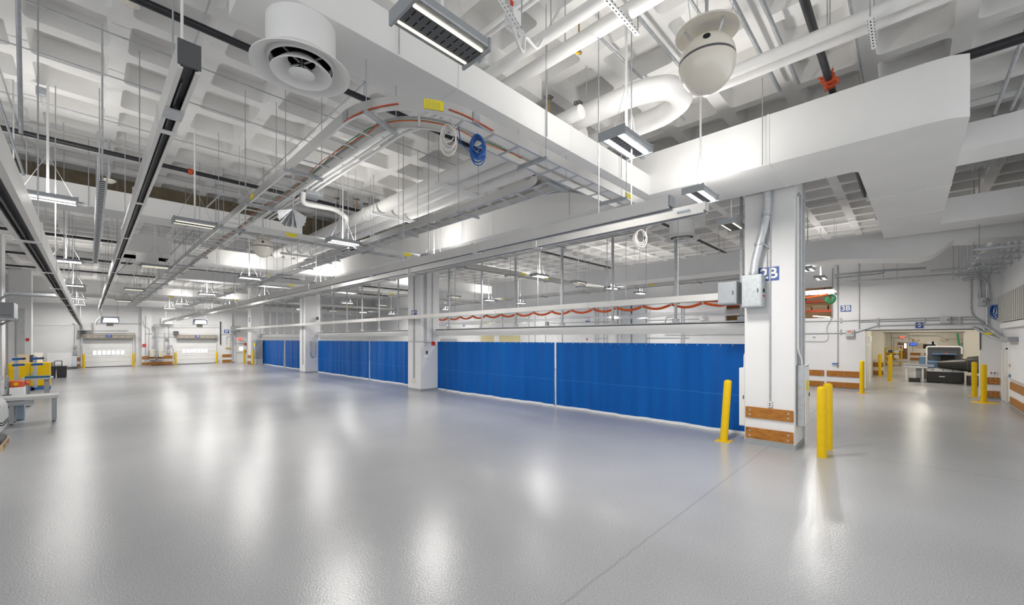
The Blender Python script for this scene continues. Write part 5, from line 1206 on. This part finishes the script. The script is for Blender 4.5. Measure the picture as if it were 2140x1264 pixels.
# lamps near the right wall with a second tray and orange hose
t = tray('short ladder tray with orange hoses by the storage window', [(21.6, 2.2), (21.6, 9)], z=4.35, w=.6, step=.3, sup=2.2)
wire('orange hose lying along the short tray by the storage window', [(21.3, 2.4, 4.3), (21.4, 3.2, 4.2), (21.5, 4.2, 4.33), (21.6, 5.2, 4.2), (21.6, 8.5, 4.4)], .04, 'orange', 'hose', 'hose', bend=.3)
coil('dark green coiled hose hanging from the short tray by the storage window', (21.5, 2.35, 4.15), .14, 5, .025, 'green', 4, 1, (.4, -.9))
# ------------------------------------------------------------------ far wall fittings
def fc(lab, pix, r=.022, mat='galv', bend=.12, Y=YF - .06): return conduit(lab, [at(x, y, Y=Y) for x, y in pix], r, mat, bend, 'conduits on the far wall')
fc('level conduit on the far wall above the left roll-up door, upper', [(188, 676), (300, 676.5)])
fc('level conduit on the far wall above the left roll-up door, lower', [(192, 691), (268, 691)], .018)
fc('drop conduit on the far wall right of the left roll-up door', [(150, 676), (156, 677), (155.5, 722)], .025)
fc('conduit framing the right side of the left roll-up door', [(188, 696), (283, 696), (283, 757), (278, 761)], .018)
fc('vertical conduit just left of the left roll-up door', [(168, 690), (168, 765)], .018)
fc('crooked hose line left of the left roll-up door', [(171, 722), (172, 745), (175, 757), (178, 770)], .018, 'grey')
fc('level conduit on the far wall above the right roll-up door', [(320, 680), (462, 680)], .02, Y=YF - .4)
fc('second level conduit on the far wall above the right roll-up door', [(303, 697), (484, 698), (484, 712)], .02, Y=YF - .4)
fc('vertical conduit left of the twin control boxes', [(304.5, 660), (304.5, 766)], .02, Y=YF - .4)
fc('vertical conduit stepping down left of the twin control boxes', [(299, 670), (301, 682), (312, 686), (312, 697), (310.5, 745)], .018, Y=YF - .4)
fc('black vertical pipe between the right roll-up door and the 2F sign', [(461, 672), (461, 720)], .05, 'black', Y=YF - .36)
fc('conduit framing the right side of the right roll-up door', [(453, 700), (453, 752), (448, 757)], .018)
fc('bent conduit below the 2F sign', [(480, 703), (473.5, 703), (473.5, 719)], .02, Y=YF - .36)
fc('vertical conduit left of the far white door', [(482, 690), (482, 745)], .02, Y=YF - .36)
fc('vertical conduit from the grey feed box to the far white door', [(492.5, 694), (492.5, 720)], .02)
fc('thin conduit from the exit sign to the alarm', [(501, 710), (501, 713), (514, 713), (514.5, 720)], .014)
fc('vertical cable left of the right roll-up door', [(352.5, 680), (353, 720), (350, 730)], .02)
fc('second vertical cable left of the right roll-up door', [(344, 695), (344, 736)], .018)
fc('hose line at the left jamb of the right roll-up door', [(358, 720), (362, 730), (364, 747), (368, 760)], .018, 'grey')
def fbox(lab, x0, y0, x1, y1, mat='ltgrey', dep=.2, Y=YF, cat='electrical box', name='electrical_box'):
    a, b = at(x0, y0, Y=Y), at(x1, y1, Y=Y); return cabinet(lab, (a.x, Y - dep, a.z), (b.x, Y, b.z), mat, cat, name, door='-y')
fbox('upper grey switch box left of the left roll-up door', 153.5, 722, 161, 728, 'galv')
fbox('lower grey switch box left of the left roll-up door', 153.5, 734, 161.5, 741.5, 'galv')
fbox('grey motor starter box up left of the left roll-up door', 160, 699.5, 166.5, 705.5, 'grey')
for k, (x0, x1) in enumerate(((312, 323.5), (330.5, 341.5))):
    a, b = at(x0, 730.5, Y=YF - .35), at(x1, 745.5, Y=YF - .35)
    t = cabinet('cream door control box on the far wall, %s of the grey vertical duct' % ('left', 'right')[k], (a.x, YF - .6, a.z), (b.x, YF - .35, b.z), 'cream', 'control box', 'control_box', door='-y')
    MB().box((a.x + .08, YF - .62, b.z + .12), (a.x + .16, YF - .6, b.z + .26)).build('yellow_label', 'yellowlab', t)
    for q in (.15, .5): MB().cyl((a.x + .32, YF - .63, b.z + q), (a.x + .32, YF - .6, b.z + q), .035, 10).build('push_button', 'dkgrey', t)
    tag(MB().box((a.x - .05, YF - .7, b.z - .24), (b.x + .05, YF - .4, b.z - .16)).build('shelf_tray', 'galv'), 'grey hose tray under the cream control box, %s of the grey vertical duct' % ('left', 'right')[k], 'tray')
a, b = at(325.2, 684, Y=YF - .36), at(329, 747, Y=YF - .36)
t = thing('wall_duct', 'tall grey vertical duct between the two roll-up doors', 'duct', ((a.x + b.x) / 2, YF - .45, b.z)); MB().box((a.x, YF - .5, b.z), (b.x, YF - .36, a.z)).build('channel', 'galv', t)
for z in (1.4, 2.2, 2.9): MB().box((a.x - .1, YF - .51, z), (b.x + .1, YF - .36, z + .05)).build('strap', 'galv', t)
MB().box((a.x - .1, YF - .6, a.z), (b.x + .15, YF - .36, a.z + .3)).build('top_box', 'grey', t)
p = at(328, 680, Y=YF - .5); tag(MB().box((p.x - .14, YF - .52, p.z - .06), (p.x + .14, YF - .5, p.z + .06)).build('sticker', 'redorange'), 'small red sticker on top of the grey vertical duct', 'sticker')
fbox('grey disconnect box high left of the right roll-up door', 346.5, 706, 352, 711, 'grey')
fbox('grey disconnect box mid left of the right roll-up door', 350, 721, 355.5, 727, 'galv')
fbox('large grey disconnect box low left of the right roll-up door', 349.5, 731, 356.5, 738, 'ltgrey')
fbox('dark motor at the upper left of the right roll-up door', 362, 692, 372, 699, 'dkgrey', .4, cat='motor', name='door_motor')
fbox('dark motor at the upper left of the left roll-up door', 171, 691, 180, 697, 'dkgrey', .4, cat='motor', name='door_motor')
for lab, x, y, h in (('tiny red fire alarm box left of the cream control boxes', 301.5, 721.5, .12), ('tiny red alarm above the right side of the far white door', 514.5, 719, .1), ('tiny red pull station right of the far white door', 513, 733.5, .1)):
    p = at(x, y, Y=YF - .36); Y = YF if x > 500 else YF - .36
    tag(MB().box((p.x - h, Y - .08, p.z - h), (p.x + h, Y, p.z + h)).build('fire_alarm', 'red'), lab, 'alarm')
p = at(501.3, 708.2, Y=YF); t = thing('exit_sign', 'small red lit exit sign above the far white door', 'sign', tuple(p))
MB().box((p.x - .2, YF - .08, p.z - .14), (p.x + .2, YF, p.z + .14)).build('housing', 'letter', t); MB().box((p.x - .19, YF - .085, p.z - .13), (p.x + .19, YF - .08, p.z + .13)).build('lit_face', 'exitface', t)
text_mb('EXIT', .17, (p.x, YF - .09, p.z), (1, 0, 0), (0, 0, 1), bold=.02).build('lettering', 'exit', t)
p = at(477, 726.5, Y=YF - .3); tag(MB().box((p.x - .25, YF - .42, p.z - .07), (p.x + .25, YF - .3, p.z + .07)).build('emergency_light', 'olive'), 'pale yellow emergency light box left of the far white door', 'lamp')
for n, (x0, x1, y0, y1, lab) in enumerate(((210, 249.5, 664, 674.5, 'unit heater with a pale blue glowing front, before the left roll-up door'), (403, 433.5, 669, 677.5, 'unit heater with a pale blue glowing front, before the right roll-up door'))):
    Yh = 47.0; a, b = at(x0, y0, Y=Yh), at(x1, y1, Y=Yh)
    t = thing('unit_heater', lab, 'heater', ((a.x + b.x) / 2, Yh, b.z - .25), 'unit heaters')
    MB().box((a.x, Yh, b.z - .03), (b.x, Yh + .7, a.z + .12)).build('casing', 'grey', t, bev=.02)
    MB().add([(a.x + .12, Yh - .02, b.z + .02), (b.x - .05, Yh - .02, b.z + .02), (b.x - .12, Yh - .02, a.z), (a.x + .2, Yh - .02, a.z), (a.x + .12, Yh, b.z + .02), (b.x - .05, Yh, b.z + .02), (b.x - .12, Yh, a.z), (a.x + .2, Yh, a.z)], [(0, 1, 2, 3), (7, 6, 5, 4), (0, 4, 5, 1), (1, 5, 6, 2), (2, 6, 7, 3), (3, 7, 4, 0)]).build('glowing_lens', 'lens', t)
    c = (a.x + b.x) / 2; MB().box((c - .2, Yh + .1, b.z - .27), (c + .2, Yh + .5, b.z - .03)).build('control_box', 'brown2', t)
    for x in (a.x + .1, b.x - .1): MB().cyl((x, Yh + .3, a.z + .1), (x, Yh + .3, CEIL), .015, 6).build('hanger_rod', 'galv', t)
# ------------------------------------------------------------------ equipment along the left side
def legs4(t, x0, x1, y0, y1, z, w=.06, mat='grey'):
    for x in (x0, x1 - w):
        for y in (y0, y1 - w):
            MB().box((x, y, .04), (x + w, y + w, z)).build('leg', mat, t); MB().cyl((x + w / 2, y + w / 2, 0), (x + w / 2, y + w / 2, .04), .035, 10).build('foot', 'dkgrey', t)
t = thing('work_table', 'grey steel table nearest on the left, with slim legs', 'table', (-1.2, 18.6, 0))
MB().box((-2.3, 18.15, .70), (-.62, 18.95, .79)).build('tabletop', 'ltgrey', t, bev=.006); legs4(t, -1.56, -.68, 18.22, 18.88, .70, .08)
MB().box((-2.2, 18.2, .56), (-1.1, 18.26, .68)).build('cross_beam', 'grey', t)
t = thing('cleaning_machine', 'rounded light grey machine cut by the left edge, with black stripes', 'machine', (-2.2, 16.7, .1))
pr = [(-1.0 + 0, 0)]
prof = [(-3.2, .16), (-1.5, .16), (-1.47, .3), (-1.47, .72), (-1.52, .85), (-1.62, .96), (-1.8, 1.03), (-2.1, 1.06), (-3.2, 1.06)]
MB().prism(prof, 'y', 16.1, 17.0).build('body', 'ltgrey', t, sharp=45)
for z in (.30, .36): MB().box((-3.1, 16.085, z), (-1.475, 16.1, z + .025)).box((-1.47, 16.1, z), (-1.462, 17, z + .025)).build('black_stripe', 'void', t)
MB().box((-1.72, 16.08, .55), (-1.58, 16.1, .8)).build('data_plate', 'letter', t)
for y in (16.3, 16.8): MB().cyl((-1.7, y - .03, .08), (-1.7, y + .03, .08), .08, 12).build('caster', 'dkgrey', t)
t = thing('pallet', 'wooden pallet edge at the left picture edge, nearest thing on the floor', 'pallet', (-2, 14.8, 0))
for y in (14.2, 14.75, 15.3): MB().box((-2.8, y, 0), (-1.3, y + .09, .10)).build('stringer', 'cardboard', t)
for k in range(8): MB().box((-2.78 + k * .19, 14.2, .10), (-2.64 + k * .19, 15.39, .13)).build('deck_board', 'cardboard', t)
tag(MB().box((-2.7, 14.3, .13), (-1.33, 15.2, .22)).build('rubber_mat', 'charcoal', bev=.01), 'dark folded mat lying on the wooden pallet at the left edge', 'mat')
p = at(40, 879, Z=0); tag(MB().box((p.x - .17, p.y + .05, .02), (p.x + .10, p.y + .4, .68)).build('tool_chest', 'bluegrey', bev=.02), 'pale blue chest standing under the nearest grey table', 'cabinet')
t = thing('machine_cabinet', 'light grey machine cabinet with a black slot, behind the nearest table on the left', 'machine', (-2.4, 21.5, 0))
MB().box((-3.2, 21, .1), (-1.98, 22, 1.05)).build('cabinet', 'ltgrey', t, bev=.01); MB().box((-3.1, 20.985, .86), (-2.05, 21, .9)).build('slot', 'void', t)
MB().box((-3.2, 21, 1.05), (-2.0, 22, 1.2)).build('top_tray', 'galv', t); MB().box((-1.97, 21.1, .2), (-1.78, 21.5, .6)).build('black_drawer', 'void', t)
MB().box((-2.06, 21.0, .05), (-1.97, 21.08, 1.75)).build('upright_post', 'galvlt', t); MB().box((-3.2, 21.05, 0), (-2.1, 21.95, .1)).build('plinth', 'dkgrey', t)
t = thing('packing_device', 'orange red device on a grey stand, left of the second table', 'machine', (-1.75, 23, 0))
MB().box((-1.95, 22.8, .35), (-1.6, 23.3, .72)).build('white_box', 'letter', t, bev=.01); MB().box((-2.0, 22.8, .05), (-1.45, 23.4, .32)).build('stand', 'ltgrey', t)
MB().box((-1.95, 22.85, .72), (-1.62, 23.2, .95)).cyl((-1.6, 23.0, .85), (-1.5, 23.0, .85), .09, 12).build('red_head', 'redhead', t, bev=.03)
MB().cyl((-1.8, 22.8, .84), (-1.8, 22.84, .84), .06, 12).build('gauge', 'yellow', t); MB().box((-2.02, 22.9, .05), (-1.95, 23.0, 1.1)).build('post', 'grey', t); MB().box((-1.98, 22.8, 0), (-1.48, 23.4, .05)).build('foot_plate', 'dkgrey', t)
t = thing('work_table', 'second grey table on the left with a blue topped roller bar', 'table', (-1.5, 26.6, 0))
MB().box((-1.98, 26.3, .74), (-1.08, 27.3, .80)).build('tabletop', 'galv', t); MB().box((-1.85, 26.45, .80), (-1.15, 26.8, .88)).build('blue_bar', 'teal', t, bev=.01); legs4(t, -1.88, -1.2, 26.45, 27.2, .74, .12)
for k, x in enumerate((-2.35, -1.78)):
    t = thing('lifting_column', 'blue armed lifting column, %s, before the yellow cabinet on the left' % ('left one', 'right one')[k], 'lift', (x, 30, 0), 'blue lifting columns')
    MB().box((x - .06, 29.95, .1), (x + .06, 30.1, 1.62)).build('mast', 'galvlt', t)
    for z in (1.5, 1.22): MB().bar((x - .12, 29.98, z), (x + .26, 29.95, z + .02), .1, .1).build('blue_arm', 'bluepaint', t, bev=.01)
    MB().cyl((x + .24, 29.86, 1.52), (x + .24, 29.95, 1.52), .06, 12).build('roller', 'dkgrey', t)
    MB().box((x - .1, 29.7, .04), (x + .5, 29.82, .14)).box((x - .1, 30.2, .04), (x + .5, 30.32, .14)).box((x - .1, 29.7, .04), (x, 30.32, .14)).build('base_frame', 'bluepaint', t)
    for y in (29.76, 30.26): MB().cyl((x + .45, y - .03, .04), (x + .45, y + .03, .04), .04, 10).build('caster', 'dkgrey', t)
t = thing('safety_cabinet', 'bright yellow steel cabinet on the left before the far columns', 'cabinet', (-1.95, 32.2, 0))
MB().box((-2.75, 31.75, .06), (-1.38, 32.6, 1.24)).build('body', 'yellow', t, bev=.01)
for x in (-2.7, -2.03): MB().box((x, 31.73, .1), (x + .62, 31.75, 1.2)).build('door', 'yellow', t)
MB().box((-2.1, 31.71, .6), (-2.05, 31.74, .75)).box((-1.98, 31.71, .6), (-1.93, 31.74, .75)).build('handles', 'galv', t); MB().box((-2.7, 31.8, 0), (-1.42, 32.55, .06)).build('plinth', 'dkgrey', t)
MB().box((-1.38, 31.85, .5), (-1.374, 32.5, .54)).box((-1.38, 31.85, .2), (-1.374, 32.5, .24)).build('side_ribs', 'yellow', t)
for x, w, h, d, m_, lab in ((-2.5, .4, .42, .02, 'tan', 'beige panel leaning on top of the yellow cabinet'), (-1.95, .3, .5, .02, 'letter', 'white panel leaning on top of the yellow cabinet')):
    tag(MB().box((x, 32.3, 1.24), (x + w, 32.34, 1.24 + h)).build('panel', m_), lab, 'panel')
for k, x in enumerate((-1.68, -1.2)):
    t = thing('waste_bin', 'charcoal plastic bin with a lid, %s of the pair on the left' % ('left one', 'right one')[k], 'bin', (x, 38.9, 0), 'charcoal bins')
    MB().prism([(x - .19, 0), (x + .22, 0), (x + .24, .68), (x - .21, .68)], 'y', 38.5, 39.2).build('tub', 'charcoal', t, bev=.02); MB().box((x - .23, 38.47, .68), (x + .26, 39.23, .72)).build('lid', 'charcoal', t, bev=.01)
tag(MB().box((-2.0, 38.6, .72), (-1.55, 39.1, .98)).build('cardboard_box', 'cardboard', bev=.005), 'cardboard box sitting on the charcoal bins', 'box')
t = thing('wire_basket', 'wire basket frame on the right charcoal bin', 'basket', (-1.35, 38.9, .72)); MB().tube([(-1.5, 38.6, .72), (-1.5, 38.6, 1.05), (-1.18, 38.6, 1.05), (-1.18, 38.6, .72)], .015, 6, bend=.06).build('front_hoop', 'dkgrey', t); MB().tube([(-1.5, 39.1, .72), (-1.5, 39.1, 1.05), (-1.18, 39.1, 1.05), (-1.18, 39.1, .72)], .015, 6, bend=.06).build('rear_hoop', 'dkgrey', t); MB().box((-1.5, 38.6, .78), (-1.18, 39.1, .81)).build('floor_mesh', 'grey', t)
t = thing('equipment_rack', 'dark monitor like unit on a stand behind the yellow cabinet', 'machine', (-2.25, 36.2, 0)); MB().box((-2.7, 36, 1.12), (-1.95, 36.5, 1.52)).build('dark_unit', 'dkgrey', t, bev=.03); MB().cyl((-2.3, 36.25, .05), (-2.3, 36.25, 1.15), .05, 10).build('post', 'grey', t); MB().box((-2.6, 36, 0), (-2.0, 36.5, .05)).build('foot', 'dkgrey', t); MB().box((-1.93, 36.1, 1.1), (-1.83, 36.4, 1.5)).build('side_panel', 'slate', t)
for k, (x0, x1, y0, y1, m_, lab) in enumerate(((98, 149.5, 738, 769, 'letter', 'big glossy white board leaning against the far wall at left'), (150, 160.5, 744, 769, 'bluewhite', 'narrow bluish white board leaning beside the big white one'))):
    Y = 49.3 + .3 * k; a, b = at(x0, y0, Y=Y), at(x1, y1, Y=Y)
    tag(MB().box((a.x, Y, .16), (b.x, Y + .06, a.z)).build('board', m_, bev=.008), lab, 'board')
t = thing('board_pallet', 'low dark pallet under the leaning white boards', 'pallet', (-1.6, 49.4, 0)); MB().box((-2.6, 49.0, .1), (-.6, 49.9, .16)).build('deck', 'dkgrey', t); 
for x in (-2.5, -1.6, -.75): MB().box((x, 49.0, 0), (x + .12, 49.9, .1)).build('runner', 'dkgrey', t)
t = thing('wall_cabinet', 'grey steel cabinet on wall brackets high at the left picture edge', 'cabinet', (-3, 29.2, 3.3))
MB().box((-4.2, 28.9, 3.38), (-2.33, 30.4, 4.08)).build('casing', 'grey', t, bev=.01); MB().box((-4.2, 28.88, 3.5), (-2.4, 28.9, 3.52)).build('door_edge', 'dkgrey', t)
MB().box((-4.3, 28.9, 3.28), (-2.25, 29.0, 3.38)).box((-4.3, 30.3, 3.28), (-2.25, 30.4, 3.38)).build('bracket_beam', 'galv', t)
MB().bar((-2.4, 28.95, 3.3), (-3.9, 30.85, 2.4), .07, .07).build('diagonal_brace', 'galv', t); MB().bar((-3.3, 29.0, 3.3), (-3.3, 30.9, 3.3), .06, .06).build('wall_arm', 'galv', t)
for k, (x0, y0, x1, y1) in enumerate(((0, 613, 125, 617), (0, 618, 125, 621))):
    conduit('thick grey conduit bending across the upper left edge, %s' % ('upper', 'lower')[k], [at(-8 if k else -10, 640, Y=31.5 - k), at(3 + 4 * k, 612 + 4 * k, Y=31.5 - k), at(125, 617 + 3 * k, Y=31.5 - k)], .07 - .02 * k, 'galv', .8, 'thick conduits at the left edge', 10)
tag(MB().box((-3.1, 45.15, 2.3), (-2.95, 45.2, 2.5)).build('fire_alarm', 'red'), 'small red alarm on the far left column', 'alarm')
cabinet('grey narrow panel on the front of the far left column', (-3.55, 45.1, 1.2), (-3.15, 45.2, 4.6), 'ltgrey', 'electrical panel', 'panelboard', door='-y')
# flat lamp near the far wall and small grilles
tag(MB().box((-.9, 34.5, 5.2), (-.1, 35.2, 5.5)).build('grey_unit', 'ltgrey'), 'x', 'fan')['label'] = 'pale grey fan unit hanging near the far end of the left slotted rail'
MB().cyl((-.5, 34.85, 5.5), (-.5, 34.85, CEIL), .02, 8).build('stem', 'galv', bpy.data.objects['grey_unit'])
# ------------------------------------------------------------------ light, camera, view
w = bpy.data.worlds.new('ambient_fill'); sc.world = w; w.use_nodes = True  # even white fill light, let in through the open sides behind the camera
bg = w.node_tree.nodes['Background']; bg.inputs[0].default_value = (.96, .98, 1, 1); bg.inputs[1].default_value = WORLD
cam = bpy.data.cameras.new('camera'); co = bpy.data.objects.new('camera', cam); COL.objects.link(co); sc.camera = co
co.location = (0, 0, EYE); co.rotation_euler = (PI / 2, 0, -YAW)
cam.sensor_width = 36; cam.lens = F / 2140 * 36; cam.shift_y = (HY - 632) / 2140; cam.clip_start = .05; cam.clip_end = 300
vs = sc.view_settings; sc.display_settings.display_device = 'sRGB'
vs.view_transform = 'Standard'; vs.look = 'None'; vs.gamma = 1; vs.use_curve_mapping = False; vs.exposure = EXPO
cy = sc.cycles; cy.use_denoising = True; cy.max_bounces = 8; cy.diffuse_bounces = 4; cy.use_adaptive_sampling = True; cy.adaptive_threshold = .02; cy.glossy_bounces = 3; cy.transparent_max_bounces = 12; cy.caustics_reflective = False; cy.caustics_refractive = False; cy.sample_clamp_indirect = 4
